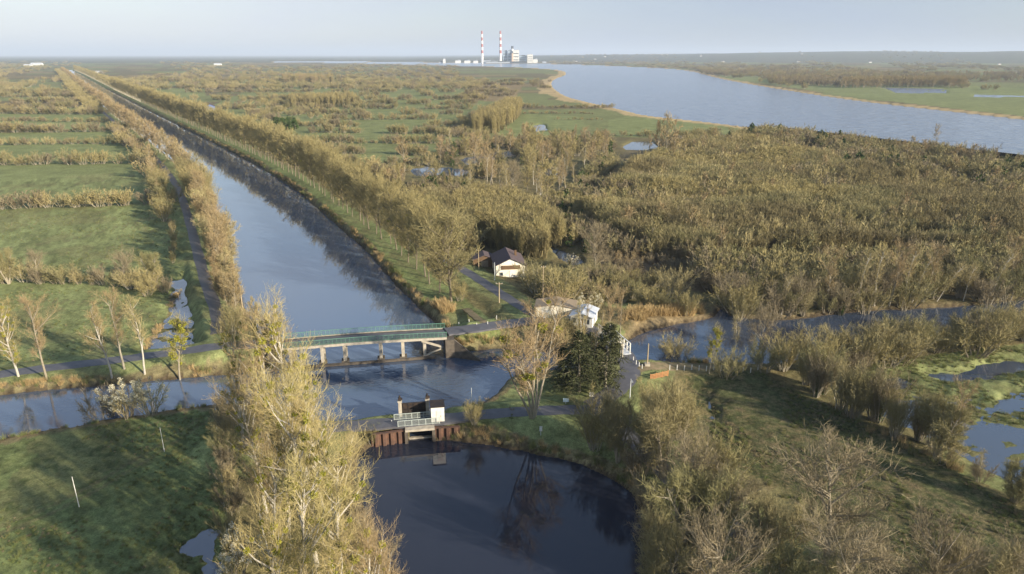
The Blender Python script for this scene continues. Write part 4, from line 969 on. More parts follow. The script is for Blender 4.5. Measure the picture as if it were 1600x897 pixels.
# shrubs with their own places
sh_l = [('wil1', 741, 690, 627, 'round willow bush on the pond edge right of the sheet piles', 1.1), ('shr1', 583, 706, 668, 'small bare sapling bush on the pond bank left of the sheet piles', .7), ('blo0', 200, 652, 600, 'pale blossoming bush left one of two on the side river bank', 1.1),
        ('blo0', 235, 648, 598, 'pale blossoming bush right one of two on the side river bank', 1.0), ('shr2', 160, 655, 612, 'brown bare bush beside the pale blossoming pair on the river bank'), ('blo0', 368, 905, 838, 'pale blossoming bush beside the flooded meadow corner', .9),
        ('vas1', 915, 545, 470, 'open bare tree directly in front of the white lock keeper house', .8), ('wil1', 868, 522, 484, 'golden bush in front of the long low outbuilding', .8), ('wil0', 888, 548, 498, 'olive willow behind the lower dark conifer', .8), ('shr3', 903, 526, 503, 'low pale shrub in front of the white lock keeper house', .8), ('shr0', 842, 458, 411, 'olive shrub right beside the cream bungalow', 1.1), ('shr1', 878, 478, 422, 'rounded golden shrub between bungalow and lock keeper house', 1.2), 
        ('blo0', 893, 420, 398, 'whitish bush at the marsh pool north of the bungalow'), ('blo0', 905, 488, 462, 'pale blossoming bush behind the lock keeper house'), ('blo0', 935, 485, 460, 'pale blossoming bush right of the lock keeper house'),
        ('shr1', 1055, 566, 525, 'brown rounded shrub on the river edge east of the lock'), ('mis0', 1108, 584, 512, 'yellowish small tree with ivy on the meadow track', .9), ('blo0', 1084, 425, 405, 'single whitish shrub at the edge of the willow wood'),
        ('blo0', 1118, 735, 704, 'white blossoming bush at the corner of the rough field', .9), ('blo0', 1385, 560, 532, 'white blossoming bush in the river shrub belt', .8), ('shr0', 1135, 590, 548, 'olive shrub left of the pale stemmed pair by the river'),
        ('shr2', 1000, 745, 700, 'brown bush leaning over the pond bank'), ('shr1', 720, 470, 440, 'golden bush at the foot of the large end tree of the avenue', .8)]
for t in sh_l: plant_px(t[0], t[1], t[2], t[3], t[4], 'shrub', 'willow_shrub', None, t[5] if len(t) > 5 else 1.0)
named([('bir0', 1145, 562, 492, 'pale stemmed tree on the river edge beside the rounded one', .9), ('oak0', 1184, 560, 488, 'rounded small tree on the river edge beside the pale stemmed one', .8),
       ('vas1', 1485, 716, 600, 'tall tree rising from the diagonal hedge above the flood', .9), ('oak1', 1462, 712, 620, 'broad tree with pale limbs in the diagonal hedge', .9), ('bir0', 1525, 752, 700, 'small pale stemmed tree standing at the flood edge'),
       ('oak1', 1585, 785, 712, 'round bare tree at the right end of the diagonal hedge', .9)], 'bare_tree', 'tree')
# white stemmed birches of the far river bank, some leaning
bs = [(1290, 482, 392, .0), (1340, 478, 388, .05), (1366, 478, 385, -.03), (1389, 478, 383, .10), (1412, 474, 384, .02), (1422, 486, 392, .22), (1441, 478, 386, .12), (1462, 478, 402, .45), (1545, 468, 386, .25), (1576, 452, 372, -.05), (1220, 495, 430, .1), (1505, 470, 410, .1)]
for i, (a, c, t, tl) in enumerate(bs):
    o = plant_px('bir0' if i % 3 else 'vas1', a, c, t, f'{nth(i+1)} pale stemmed tree from the left along the far bank of the side river' if i not in (7,) else 'strongly leaning white stemmed tree on the far bank of the side river', 'tree', 'birch_tree', 'pale stemmed trees on the side river bank', 1.1)
    o.rotation_euler = (0, tl, 0)

# avenue on the east bank: one tree every seven and a half metres
n_av = 0; ystop = 0
yv = 160.0; av = []
while yv < 1250:
    sl_ = (xr(yv+5)-xr(yv-5))/10; av.append((xr(yv)+8.2, yv)); yv += 7.4/math.sqrt(1+sl_*sl_)*U(.92, 1.08)
for i, (x, y) in enumerate(av[:118]):
    z = H1(x, y); h = (21.0 if i == 0 else U(17.5, 21.0))
    key = 'vas1' if i == 0 else (f'ave{int(U(0, 3))}' if y < 330 else f'avf{int(U(0, 3))}')
    if i == 0: key = 'ave0'
    plant(key, x+U(-.6, .6), y, z, h, ('largest tree at the bridge end of the canal avenue' if i == 0 else f'{nth(i+1)} tree from the bridge in the canal avenue on the east bank'), 'tree', 'avenue_tree', 'avenue trees on the east canal bank', 1.35 if i == 0 else U(.85, 1.05))
far_pts = []      # (x, y, z, scale, wscale, index) for the woodland mass
for x, y in av[118:]: far_pts.append((x, y, H1(x, y), U(17, 21)/10, 1.0, 1))
yv = 1250
while yv < 2800: far_pts.append((xr(yv)+9.5, yv, 1.5, U(1.4, 1.9), 1.0, 1)); yv += 11
# reddish trees on the west bank
k = 0; yv = 152.0; wb = []
while yv < 760:
    wb.append((xr(yv)-45.2+U(-1.0, 1.0), yv-5)); yv += U(4.5, 7.5)*.85*(1 if yv < 400 else 1.25)
wl_lab = 'reddish bare tree from the bridge between canal and towpath'
for i, (x, y) in enumerate(wb[:74]):
    z = H1(x, y); key = ['red0', 'red1', 'red2', 'red0', 'wil1'][int(U(0, 5))] if y < 330 else f'rdf{int(U(0, 2))}'
    plant(key, x, y, z, U(10.5, 15.5) if y > 175 else U(9, 13), f'{nth(i+1)} {wl_lab}', 'tree', 'canal_tree', 'reddish trees on the west canal bank', U(.9, 1.15))
for x, y in wb[74:]: far_pts.append((x, y, H1(x, y), U(11, 15)/10, 1.1, 2))
yv = 760
while yv < 2600: far_pts.append((xr(yv)-45+U(-2, 2), yv, 1.5, U(1.0, 1.6), 1.2, 2)); far_pts.append((xr(yv)-62+U(-4, 4), yv, 1.5, U(.7, 1.2), 1.2, 3)); yv += 9
# trees and bushes between towpath and meadows
k = 0
for yv in np.arange(250, 560, 8.0):
    x = xr(yv)-63.5+U(-1.5, 1.5); z = H1(x, yv); k += 1
    plant(['bir1', 'oak1', 'wil0', 'wil1'][int(U(0, 4))] if yv < 330 else f'rdf{int(U(0, 2))}' if U() < .5 else f'shm{int(U(0, 4))}', x, yv, z, U(6, 12), f'{nth(k)} bare tree from the bridge along the meadow side of the towpath ditch', 'tree', 'ditch_tree', 'trees along the towpath ditch', U(.9, 1.2))
for yv in np.arange(196, 250, 4.5):
    x = xr(yv)-61.5+U(-.6, .6); z = H1(x, yv); k += 1
    plant(f'shr{int(U(0, 4))}', x, yv, z, U(2.0, 4.0), f'{nth(k)} bush from the far end along the flooded towpath ditch', 'shrub', 'ditch_shrub', 'bushes along the flooded towpath ditch', .6)

# hedges of countable bushes
hedge_rest = []
def hedge(pts, step, h0, h1, lab, group, keys=('shr0', 'shr1', 'shr2', 'shr3'), jit=1.2, cap=999, ws=1.0, name='hedge_shrub', cat='shrub', skip=0.0, z=.9):
    pl = W(pts, z); n = 0
    for (x0, y0), (x1, y1) in zip(pl[:-1], pl[1:]):
        L_ = math.hypot(x1-x0, y1-y0); m = max(1, int(L_/step))
        for j in range(m):
            if U() < skip: continue
            f = (j+U(.2, .8))/m; x = x0+(x1-x0)*f+U(-jit, jit); y = y0+(y1-y0)*f+U(-jit, jit); z_ = H1(x, y)
            if z_ < -.9: continue
            z_ = max(z_, -.1)
            n += 1; key = keys[int(U(0, len(keys)))]
            plant(key, x, y, z_, U(h0, h1), f'{nth(n)} {lab}', cat, name, group, U(.85, 1.2)*ws)
K_s = ('shr0', 'shr1', 'shr2', 'shr3'); K_m = ('shm0', 'shm1', 'shm2', 'shm3')
hedge([(-60, 447), (0, 441), (120, 441), (262, 455)], 3.6, 3, 6, 'bush from the left in the hedge between the two nearest western meadows', 'bushes of the nearest western hedge', K_s+('shr1',), .8)
named([('oak1', 14, 444, 386, 'large round bare tree at the left end of the nearest western hedge', .8), ('oak0', 196, 447, 400, 'round bare tree in the middle of the nearest western hedge', .9), ('oak1', 238, 440, 392, 'bare tree near the ditch end of the nearest western hedge', .8),
       ('shr1', 230, 462, 432, 'low round bush just in front of the nearest western hedge', 1.0), ('oak0', 60, 440, 398, 'bare tree second from the left edge in the nearest western hedge', .9)], 'hedge_tree', 'tree')
hedge([(-20, 326), (130, 322), (285, 318)], 4.2, 5, 8, 'bush from the left in the second western hedge', 'bushes of the second western hedge', K_m, 1.5, ws=1.1)
hedge([(-20, 258), (120, 256), (242, 255)], 5.5, 5, 9, 'bush from the left in the third western hedge', 'bushes of the third western hedge', K_m, 2, ws=1.15)
hedge([(350, 640), (352, 700), (357, 790), (372, 880)], 2.6, 2.5, 4.5, 'brown bush from the river along the meadow edge of the near belt', 'brown bushes along the near belt', ('shr2', 'shr3', 'shr0'), .8, ws=.85)
hedge([(402, 668), (470, 712), (520, 752), (560, 830), (600, 910)], 3.6, 3, 6, 'undergrowth bush from the weir road along the west shore of the pond', 'undergrowth on the west pond shore', ('shr0', 'shr2', 'shr1'), 1.8)
hedge([(350, 600), (400, 590), (440, 575)], 3.2, 4, 7, 'bush from the left between the river road and side river under the belt', 'bushes under the far end of the belt', ('shr1', 'wil1', 'shr3'), 1.2)
hedge([(345, 545), (385, 525), (408, 500)], 3.0, 4, 8, 'reddish bush from the road at the west foot of the bridge', 'bushes at the west foot of the bridge', ('wil1', 'red1', 'shr3'), 1.0)
# river shrub belt, diagonal hedge, thickets on the east side
hedge([(1195, 580), (1300, 583), (1385, 566), (1490, 550), (1640, 530)], 3.0, 5, 9, 'willow from the left in the shrub belt between side river and flooded meadow', 'willows between side river and flooded meadow', ('wil0', 'wil1', 'wil2', 'shr0', 'shr1'), 2.2)
hedge([(1240, 572), (1320, 560), (1420, 545), (1520, 530), (1640, 518)], 4.6, 5, 8, 'willow from the left along the near water edge of the side river', 'willows on the near edge of the side river', ('wil0', 'wil1', 'bir1', 'shr3'), 1.5)
hedge([(1248, 600), (1330, 645), (1445, 700)], 1.15, 6.0, 10.5, 'tall willow from the top along the diagonal hedge beside the rough field', 'willows of the diagonal hedge', ('wil1', 'wil0', 'wil1', 'bir0', 'wil2'), 1.8, ws=.75)
hedge([(1450, 705), (1560, 772), (1700, 850)], 4.2, 2.5, 5, 'low bush from the tall tree down the end of the diagonal hedge', 'low bushes at the end of the diagonal hedge', K_s, .8)
hedge([(1120, 484), (1200, 494), (1300, 484), (1400, 478), (1500, 474), (1640, 458)], 4.0, 5, 9, 'bush from the left on the far bank of the side river', 'bushes on the far bank of the side river', ('wil0', 'wil2', 'shr0', 'shr1', 'shr2'), 2.5)
hedge([(1130, 470), (1230, 480), (1330, 468), (1450, 462), (1640, 440)], 5.0, 6, 10, 'willow from the left in the second rank behind the side river', 'second rank willows behind the side river', ('wil0', 'wil2', 'wil1'), 4)
hedge([(960, 455), (1010, 478), (1060, 492), (1095, 488)], 3.2, 4, 7, 'rounded bush from the left in the thicket north of the lock reeds', 'thicket bushes north of the lock reeds', ('wil0', 'shr0', 'shr1', 'wil1'), 2.5)
hedge([(880, 452), (940, 440), (1000, 440), (1060, 462)], 4.2, 4, 8, 'shrub from the left in the upper thicket north of the lock', 'upper thicket shrubs north of the lock', ('wil0', 'shr0', 'shr1', 'shr2'), 3.5)
# wooded south bank by the pond
hedge([(935, 705), (985, 720), (1035, 740)], 3.0, 7, 10, 'tall willow from the left in the clump between pond and road bend', 'willows between pond and road bend', ('wil0', 'wil1', 'wil2'), 1.6)
hedge([(985, 690), (1040, 690), (1090, 690)], 3.0, 8, 11, 'golden willow from the left beside the flooded hollow of the rough field', 'golden willows beside the flooded hollow', ('wil1', 'wil0'), 1.6)
hedge([(1045, 745), (1100, 760), (1120, 800)], 3.2, 5, 8, 'willow from the top at the corner of the rough field', 'willows at the corner of the rough field', ('wil1', 'wil0', 'shr0'), 1.8)
named([('oak1', 1035, 745, 596, 'tallest bare tree of the clump beside the rough field', .8), ('oak1', 965, 722, 612, 'bare tree with pale stems standing nearest the pond bank', .7), ('oak1', 1085, 880, 735, 'large dark bare tree over the south east shore of the pond'), ('oak0', 1130, 868, 765, 'dark spreading tree beside the road under the trees'),
       ('oak1', 1030, 950, 800, 'dark bare tree dipping into the lower pond', .65), ('oak0', 1105, 985, 830, 'dark bare tree at the bottom edge right of the pond', .9), ('oak1', 1200, 905, 770, 'bare tree between road and the broad lone tree', .8), ('oak0', 1440, 975, 832, 'broad bare tree in the bottom hedge of the rough field', .9),
       ('oak1', 1510, 985, 850, 'wide bare tree right of the broad one in the bottom hedge', 1.0), ('oak0', 1585, 975, 862, 'bare tree at the bottom corner of the photo', 1.0), ('oak1', 1240, 985, 850, 'bare tree at the bottom edge below the broad lone tree', 1.0),
       ('oak0', 1060, 830, 700, 'dark tree on the pond corner below the golden willows', .8), ('oak1', 1130, 800, 742, 'dense dark tree between pond corner and rough field', .9), ('oak0', 1010, 880, 770, 'dark tree overhanging the east pond shore', .6), ('oak0', 1310, 1010, 862, 'low tree at the bottom edge of the rough field', 1.1)], 'riverside_tree', 'tree')
hedge([(1040, 800), (1075, 850), (1110, 920)], 3.4, 4, 7, 'undergrowth bush from the top on the east shore of the pond', 'undergrowth on the east pond shore', ('shr0', 'shr2', 'wil2'), 2)
hedge([(1190, 905), (1290, 905), (1400, 950), (1560, 960), (1700, 990)], 3.6, 3, 4.6, 'low bush from the left in the bottom hedge of the rough field', 'low bushes in the bottom hedge', ('shr0', 'shr2', 'shr1'), 2.2)

# mixed grove by the marsh pools
gr = [(625, 300, 250, 'spi0'), (666, 306, 278, 'spi0'), (705, 306, 262, 'spi0'), (697, 308, 266, 'spi0'), (801, 304, 258, 'oak0'), (632, 268, 215, 'rdf0')]
gl = ['narrow spire shaped tree standing alone beside the avenue', 'short spire shaped tree left of the twin spires', 'right one of the twin spire shaped trees by the marsh pool', 'left one of the twin spire shaped trees by the marsh pool', 'rounded upright tree in front of the grove', 'tall golden tree behind the spire beside the avenue']
for (a, c, t, k_), s in zip(gr, gl): plant_px(k_, a, c, t, s, 'tree', 'spire_tree' if k_ == 'spi0' else 'bare_tree', None)
cand = []
for _ in range(400):
    a, c = U(650, 965), U(228, 335)
    if inside(np.array([a]), np.array([c]), [(660, 285), (700, 240), (830, 215), (940, 225), (955, 250), (900, 300), (850, 335), (760, 310), (690, 300)])[0]:
        x, y, z = G(a, c)
        if 636 < a < 745 and 262 < c < 292: continue
        if z < .3 or any(math.hypot(x-p[0], y-p[1]) < 7 for p in cand): continue
        cand.append((x, y, z))
cand = sorted(cand[:75])
for i, (x, y, z) in enumerate(cand): plant(['rdf0', 'rdf1', 'bir1', 'vas1', 'avf1', 'bir0'][int(U(0, 6))], x, y, z, U(9, 17), f'{nth(i+1)} bare tree from the left in the mixed grove by the marsh pools', 'tree', 'grove_tree', 'trees of the mixed grove', U(.9, 1.2))
for i, (a, c, t) in enumerate([(1028, 250, 190), (1040, 252, 184), (1052, 250, 192), (1082, 250, 222), (1015, 236, 212), (1462, 222, 196)]): plant_px(f'rdf{i % 2}', a, c, t, f'{nth(i+1)} tall bare tree from the left in the clump behind the willow wood', 'tree', 'bare_tree', 'tall trees behind the willow wood', .8)

# ------------------------------------------------------------------ masses nobody would count: stuff made of instanced geometry
lib = bpy.data.collections.new('plant_library')
LIBM = []
def lib_add(name, res, wm, tm, h):
    wood, tw = res[0], res[1]; v, q = merge([wood, tw]); mi = np.r_[np.zeros(len(wood[1]), int), np.ones(len(tw[1]), int)]
    v = v*(10.0/h); me = mesh_np(name, v, q, [M[wm], M[tm]], mi); o = bpy.data.objects.new(name, me); LIBM.append(o)
def scatter(name, pts, objs, label=None, kind='stuff'):
    c = bpy.data.collections.new(name+'_kinds')
    for k, ob in enumerate(objs):
        o2 = bpy.data.objects.new(f'{k:02d}_{name}', ob.data); c.objects.link(o2)
    pts = np.array(pts, float)
    me = bpy.data.meshes.new(name); me.vertices.add(len(pts)); me.vertices.foreach_set('co', pts[:, :3].astype(np.float32).ravel())
    def at(n_, t_, a, pr): q = me.attributes.new(n_, t_, 'POINT'); q.data.foreach_set(pr, a)
    at('vi', 'INT', pts[:, 5].astype(np.int32), 'value')
    sc = np.stack([pts[:, 3]*pts[:, 4], pts[:, 3]*pts[:, 4], pts[:, 3]], 1).astype(np.float32); at('scl', 'FLOAT_VECTOR', sc.ravel(), 'vector')
    ro = np.zeros((len(pts), 3), np.float32); ro[:, 2] = rng.uniform(0, 6.28, len(pts)); at('rot', 'FLOAT_VECTOR', ro.ravel(), 'vector')
    ng = bpy.data.node_groups.new(name, 'GeometryNodeTree'); ng.interface.new_socket('Geometry', in_out='INPUT', socket_type='NodeSocketGeometry'); ng.interface.new_socket('Geometry', in_out='OUTPUT', socket_type='NodeSocketGeometry')
    N = ng.nodes.new; gi = N('NodeGroupInput'); go = N('NodeGroupOutput'); ip = N('GeometryNodeInstanceOnPoints'); ci = N('GeometryNodeCollectionInfo')
    ci.inputs['Collection'].default_value = c; ci.inputs['Separate Children'].default_value = True; ci.inputs['Reset Children'].default_value = True
    def na(n_, t_): q = N('GeometryNodeInputNamedAttribute'); q.data_type = t_; q.inputs['Name'].default_value = n_; return q.outputs['Attribute']
    L = ng.links.new; L(gi.outputs[0], ip.inputs['Points']); L(ci.outputs[0], ip.inputs['Instance']); ip.inputs['Pick Instance'].default_value = True
    L(na('vi', 'INT'), ip.inputs['Instance Index']); L(na('rot', 'FLOAT_VECTOR'), ip.inputs['Rotation']); L(na('scl', 'FLOAT_VECTOR'), ip.inputs['Scale']); L(ip.outputs[0], go.inputs[0])
    o = link(name, me); md = o.modifiers.new('scatter', 'NODES'); md.node_group = ng
    return tag(o, label, None, None, kind)
# library at unit height 10: 0 coppice, 1 avenue tree, 2 reddish tree, 3 olive bush, 4 brown bush, 5 golden bush
def copp(seed, w=.062):
    r = np.random.default_rng(seed); n = 10; a = r.uniform(0, 6.28, n); o = r.uniform(.02, .22, n); d = np.stack([np.cos(a)*o, np.sin(a)*o, np.ones(n)], 1)
    tk = grow(r, d*[1.2, 1.2, 0]*2, d, 9*r.uniform(.8, 1.08, n), 3, .03, .04)
    L2 = kids(r, tk, 20, .25, 1., 28, 10, lambda t, L, s: 2.1*(1.2-.6*t), 2, .16, .10); L3 = kids(r, L2, 4, .2, 1., 24, 9, lambda t, L, s: L*.5, 1, .15, .1)
    return tubes(tk, np.full(n, .07), np.full(n, .03), 3), merge([ribbons(r, L2, w*1.1, w*.5), ribbons(r, L3, w, w*.4)])
for i in range(3): lib_add(f'c{i}', copp(200+i), 'twig_coppice', ['twig_coppice', 'twig_cop_gold', 'twig_olive'][i], 9.0)
lib_add('a', bare_tree(210, 18, 5.2, .15, 18, 6, 5, 0, 44, .12, w=.22, tr=.3), 'bark', 'twig_gold', 18)
lib_add('r', bare_tree(211, 15, 4.6, .1, 16, 6, 5, 0, 42, .12, w=.2, tr=.24), 'bark', 'twig_red', 15)
for i, tm in enumerate(['twig_olive', 'twig_brown', 'twig_gold', 'twig_straw']): lib_add(f's{i}', shrub(220+i, 6, 3.6, 13, 8, 10, 0, w=.095), 'bark', tm, 6.0)
lib_add('d', conifer(230, 10, 4.0, 30, 7, 3, w=.5), 'bark', 'ivy', 10)
# indices: 0-2 coppice, 3 avenue, 4 reddish, 5 olive, 6 brown, 7 gold, 8 straw, 9 dark evergreen
remap = {1: 3, 2: 4, 3: 7}
FP = [(p[0], p[1], p[2], p[3], p[4], remap[p[5]]) for p in far_pts]
KEEP = [W(p, .9) for p in ([(630, 268), (745, 262), (748, 292), (632, 298)], [(712, 250), (805, 240), (810, 262), (720, 272)], [(846, 384), (915, 388), (930, 445), (866, 440)], [(962, 230), (1035, 228), (1038, 245), (965, 247)], [(1238, 236), (1280, 236), (1280, 250), (1238, 250)])]
def kept(x, y):
    m = np.zeros(x.shape, bool)
    for k_ in KEEP: m |= inside(x, y, k_)
    return ~m
def fill_px(poly, n, h0, h1, kinds, ws=(.9, 1.2), world=True, wet=.15, mask=None, zg=.9):
    """scatter in the ground outline of a photo polygon, even over the ground"""
    wp = W(poly, zg); x0, y0 = wp.min(0); x1, y1 = wp.max(0); out = 0; ar = []
    while out < n:
        x = rng.uniform(x0, x1, 4*n); y = rng.uniform(y0, y1, 4*n); m = inside(x, y, wp) & kept(x, y); x, y = x[m], y[m]
        if mask is not None: m = mask(x, y); x, y = x[m], y[m]
        z = Hgt(x, y, False); m = z > wet; ar.append(np.stack([x[m], y[m], z[m]], 1)); out += len(ar[-1])
        if len(ar) > 12: break
    a = np.vstack(ar)[:n]
    k = np.array(kinds)[rng.integers(0, len(kinds), len(a))]
    return [(*p, h/10, w_, kk) for p, h, w_, kk in zip(a-[0, 0, .1], rng.uniform(h0, h1, len(a)), rng.uniform(ws[0], ws[1], len(a)), k)]
# willow wood: dense coppice with paths of thinner growth
wood_poly = [(905, 345), (960, 300), (1010, 262), (1090, 226), (1180, 232), (1262, 258), (1330, 282), (1440, 305), (1560, 330), (1760, 350), (1760, 395), (1500, 412), (1380, 405), (1250, 412), (1120, 412), (1010, 402), (940, 375)]
dens = lambda x, y: (fbm(x/28, y/22, 301, 3) > .25) & (fbm(x/70+y/200, y/13, 305, 2) > .30)
cop = fill_px(wood_poly, 9500, 7.4, 9.6, [0, 0, 1, 2, 2], (.9, 1.3), mask=dens)
cop = [(x, y, z, sc*(.62+.75*float(q)), w_, (0 if g < .42 else 2 if g < .60 else 1)) for (x, y, z, sc, w_, k_), q, g in zip(cop, fbm(np.array([c[0] for c in cop])/34, np.array([c[1] for c in cop])/26, 333, 3), fbm(np.array([c[0] for c in cop])/60+.2*rng.random(len(cop)), np.array([c[1] for c in cop])/45, 341, 2))]
cop += fill_px(wood_poly, 900, 6, 10.5, [5, 6, 7], (.8, 1.1))
cop += fill_px([(696, 348), (742, 322), (800, 330), (862, 362), (888, 402), (820, 408), (752, 380)], 800, 8, 10, [0, 1, 1, 2], (1, 1.4))
cop += fill_px([(655, 330), (690, 325), (748, 372), (735, 395)], 220, 6, 9, [0, 2, 5], (1, 1.3))
cop += fill_px([(738, 212), (775, 210), (812, 184), (815, 172), (790, 176)], 420, 13, 16, [0, 1, 1], (.7, .9))
cop += fill_px(wood_poly, 260, 9, 13, [3, 3, 4, 8], (.6, .8))
cop += fill_px([(880, 340), (1000, 350), (1110, 395), (1110, 410), (940, 400)], 240, 4, 7.5, [6, 6, 5], (.9, 1.2))
scatter('willow_wood', cop, LIBM)
msh = []
E2 = [5, 6, 7, 8, 5, 6]
# thickets round the willow wood
msh += fill_px([(1090, 228), (1200, 208), (1300, 226), (1500, 250), (1760, 275), (1760, 350), (1560, 328), (1440, 304), (1300, 272)], 700, 5, 11, [5, 6, 7, 4, 5, 9], mask=lambda x, y: fbm(x/22, y/22, 311, 2) > .42)
msh += fill_px([(1085, 418), (1250, 425), (1400, 420), (1760, 395), (1760, 440), (1500, 455), (1300, 462), (1180, 470), (1100, 455)], 420, 4.5, 9, [5, 6, 7, 5])
msh += fill_px([(940, 395), (1100, 408), (1330, 412), (1330, 440), (1110, 440), (960, 428)], 260, 1.5, 3.0, [6, 6, 4])
msh += fill_px([(885, 330), (930, 350), (960, 390), (900, 400), (880, 370)], 90, 3, 7, [5, 6, 9, 7])
msh += fill_px([(640, 310), (700, 290), (850, 330), (900, 300), (950, 245), (960, 262), (880, 345), (800, 330), (700, 330)], 300, 3, 8, [5, 6, 7, 9, 5])
msh += fill_px([(560, 262), (640, 268), (720, 228), (950, 215), (960, 235), (800, 262), (700, 300), (620, 300)], 260, 3, 8.5, [5, 6, 7, 8, 4, 9])
msh += fill_px([(838, 436), (900, 430), (960, 440), (975, 475), (880, 480), (850, 465)], 45, 3, 5.5, [5, 6, 7])
msh += fill_px([(850, 525), (900, 530), (900, 555), (858, 550)], 14, 2, 4, [5, 9, 8, 6])
# hedgerows of the country between avenue and river, and west of the canal
def hrow(x0, x1, yy, h, dens_=3.4, kinds=E2, wav=2.0, skip=.3):
    n = max(3, int((P(x1, yy)[0]-P(x0, yy)[0])/dens_))
    j = np.arange(n); px_ = x0+(x1-x0)*(j+rng.random(n))/n; keep = vnoise(j/6.+yy, np.full(n, yy*1.), 9) > skip
    q = P(px_, np.full(n, yy), 1.); x = q[:, 0]; y = q[:, 1]+rng.uniform(-wav, wav, n)+6*np.sin(px_/70+yy); z = Hgt(x, y, False); keep &= z > .1
    return [(a_, b_, c_-.1, h*U(.35, 1.35)/10, U(.9, 1.4), kinds[int(U(0, len(kinds)))]) for a_, b_, c_ in zip(x[keep], y[keep], z[keep])]
for x0, x1, yy, h in [(520, 720, 258, 5), (560, 640, 268, 5.5), (455, 740, 240, 6), (440, 735, 222, 6), (420, 735, 208, 6.5), (395, 735, 197, 6), (370, 720, 187, 6), (345, 735, 178, 6.5), (330, 740, 170, 6.5), (400, 745, 163, 7), (300, 760, 156, 7), (560, 800, 150, 7),
                      (262, 830, 144, 7), (240, 860, 138, 7), (560, 850, 133, 8), (200, 860, 128, 8), (180, 700, 124, 8), (800, 960, 168, 5), (760, 930, 178, 3), (960, 1090, 214, 4.5), (850, 950, 186, 2.5), (1110, 1190, 205, 3), (1190, 1330, 214, 6), (1300, 1640, 238, 6.5)]:
    msh += hrow(x0, x1, yy, h)
for x0, x1, yy, h in [(-500, 225, 226, 5), (-500, 205, 205, 7), (-500, 190, 190, 4), (-500, 180, 178, 7), (-500, 170, 168, 7), (-500, 165, 160, 7), (-500, 150, 152, 8), (-500, 140, 146, 8), (-500, -20, 322, 6), (-500, -60, 445, 6), (-500, -20, 257, 6)]:
    msh += hrow(x0, x1, yy, h, skip=.06)
msh += [(x, y, z, s, w_, k_) for (x, y, z, s, w_, k_) in fill_px([(430, 203), (462, 203), (462, 194), (430, 194)], 60, 6, 8, [9])]
# plantations seen as pale blocks
msh += fill_px([(452, 170), (562, 168), (558, 160), (456, 161)], 260, 11, 14, [0, 1, 3], (.7, .9)); msh += fill_px([(440, 131), (522, 132), (520, 127), (442, 126)], 200, 13, 17, [3, 4])
msh += fill_px([(1312, 138), (1510, 137), (1505, 131.5), (1318, 132)], 520, 14, 18, [3, 4, 4], (.7, .9)); msh += fill_px([(1210, 133), (1312, 136), (1305, 126), (1190, 124)], 300, 9, 15, [4, 6, 3])
msh += fill_px([(1082, 116.5), (1200, 120), (1310, 126), (1500, 128), (1700, 130), (1700, 118), (1100, 112)], 900, 8, 14, [6, 4, 5])
# far country: clumps thinning with distance, even over the picture rows as the eye sees them
def far_fill(n, xr_, yr_, h0, h1, thr, kinds=(6, 5, 8, 5, 7), seed=400):
    px_ = rng.uniform(*xr_, n); py_ = rng.uniform(*yr_, n); q = P(px_, py_, 1.); x, y = q[:, 0], q[:, 1]
    m = (fbm(x/(60+y/12), y/(30+y/9), seed, 3) > thr) & (sdist(x, y, loire) > 30) & (sdist(x, y, canal) > 22)
    x, y = x[m], y[m]; z = Hgt(x, y, False); m = z > .2; x, y, z = x[m], y[m], z[m]
    k_ = np.array(kinds)[rng.integers(0, len(kinds), len(x))]; big = np.clip(y/1800, 1, 2.2)
    return [(a, b, c-.2, h/10, w_, kk) for a, b, c, h, w_, kk in zip(x, y, z, rng.uniform(h0, h1, len(x)), rng.uniform(1.0, 1.5, len(x))*big, k_)]
msh += far_fill(3000, (-500, 860), (96.5, 140), 6, 11, .52)
msh += far_fill(1100, (-500, 170), (96, 156), 6, 11, .50, seed=410)
msh += far_fill(500, (560, 760), (140, 215), 4, 8, .62, seed=420)
msh += far_fill(450, (300, 560), (150, 235), 4, 8, .62, seed=425)
msh += far_fill(3200, (860, 2000), (90, 122), 7, 13, .42, seed=430)
msh += far_fill(500, (1150, 2000), (118, 140), 6, 12, .55, seed=440)
scatter('distant_woodland', msh+FP, LIBM)
# reeds and rushes along the shores
def tuft(seed, w, n=60, spread=.6, h=1.6):
    r = np.random.default_rng(seed); a = r.uniform(0, 6.28, n); o = r.uniform(0, spread, n); st = np.stack([np.cos(a)*o, np.sin(a)*o, np.zeros(n)], 1)
    b = grow(r, st, np.stack([np.cos(a)*.25, np.sin(a)*.25, np.ones(n)], 1), h*r.uniform(.5, 1., n), 2, -.1, .12); return ribbons(r, b, w, w*.3)
def tlib(name, res, m): return bpy.data.objects.new(name, mesh_np(name, *res, [m]))
TL = [tlib('t0', tuft(1, .05), M['reed']), tlib('t1', tuft(2, .05), M['rush']), tlib('t2', tuft(3, .07, 40, .5, 1.0), M['twig_brown'])]
rd = []
def shore(pl, step, off, h, kinds, jit=.5, pmin=.35):
    pl = np.array(pl); 
    for (x0, y0), (x1, y1) in zip(pl[:-1], pl[1:]):
        L_ = math.hypot(x1-x0, y1-y0)
        n = int(L_/step)+1; f = rng.random(n); x = x0+(x1-x0)*f+off[0]+rng.uniform(-jit, jit, n); y = y0+(y1-y0)*f+off[1]+rng.uniform(-jit, jit, n)
        keep = vnoise(x/6, y/6, 77) >= pmin; z = Hgt(x, y, False); keep &= z > -.1
        for a_, b_, c_ in zip(x[keep], y[keep], z[keep]): rd.append((a_, b_, c_-.05, h*U(.6, 1.2), 1.0, kinds[int(U(0, len(kinds)))]))
shore([(xr(v), v) for v in np.arange(140, 640, 10.)], .55, (1.2, .3), 1.0, [0, 2, 2, 1], .7)
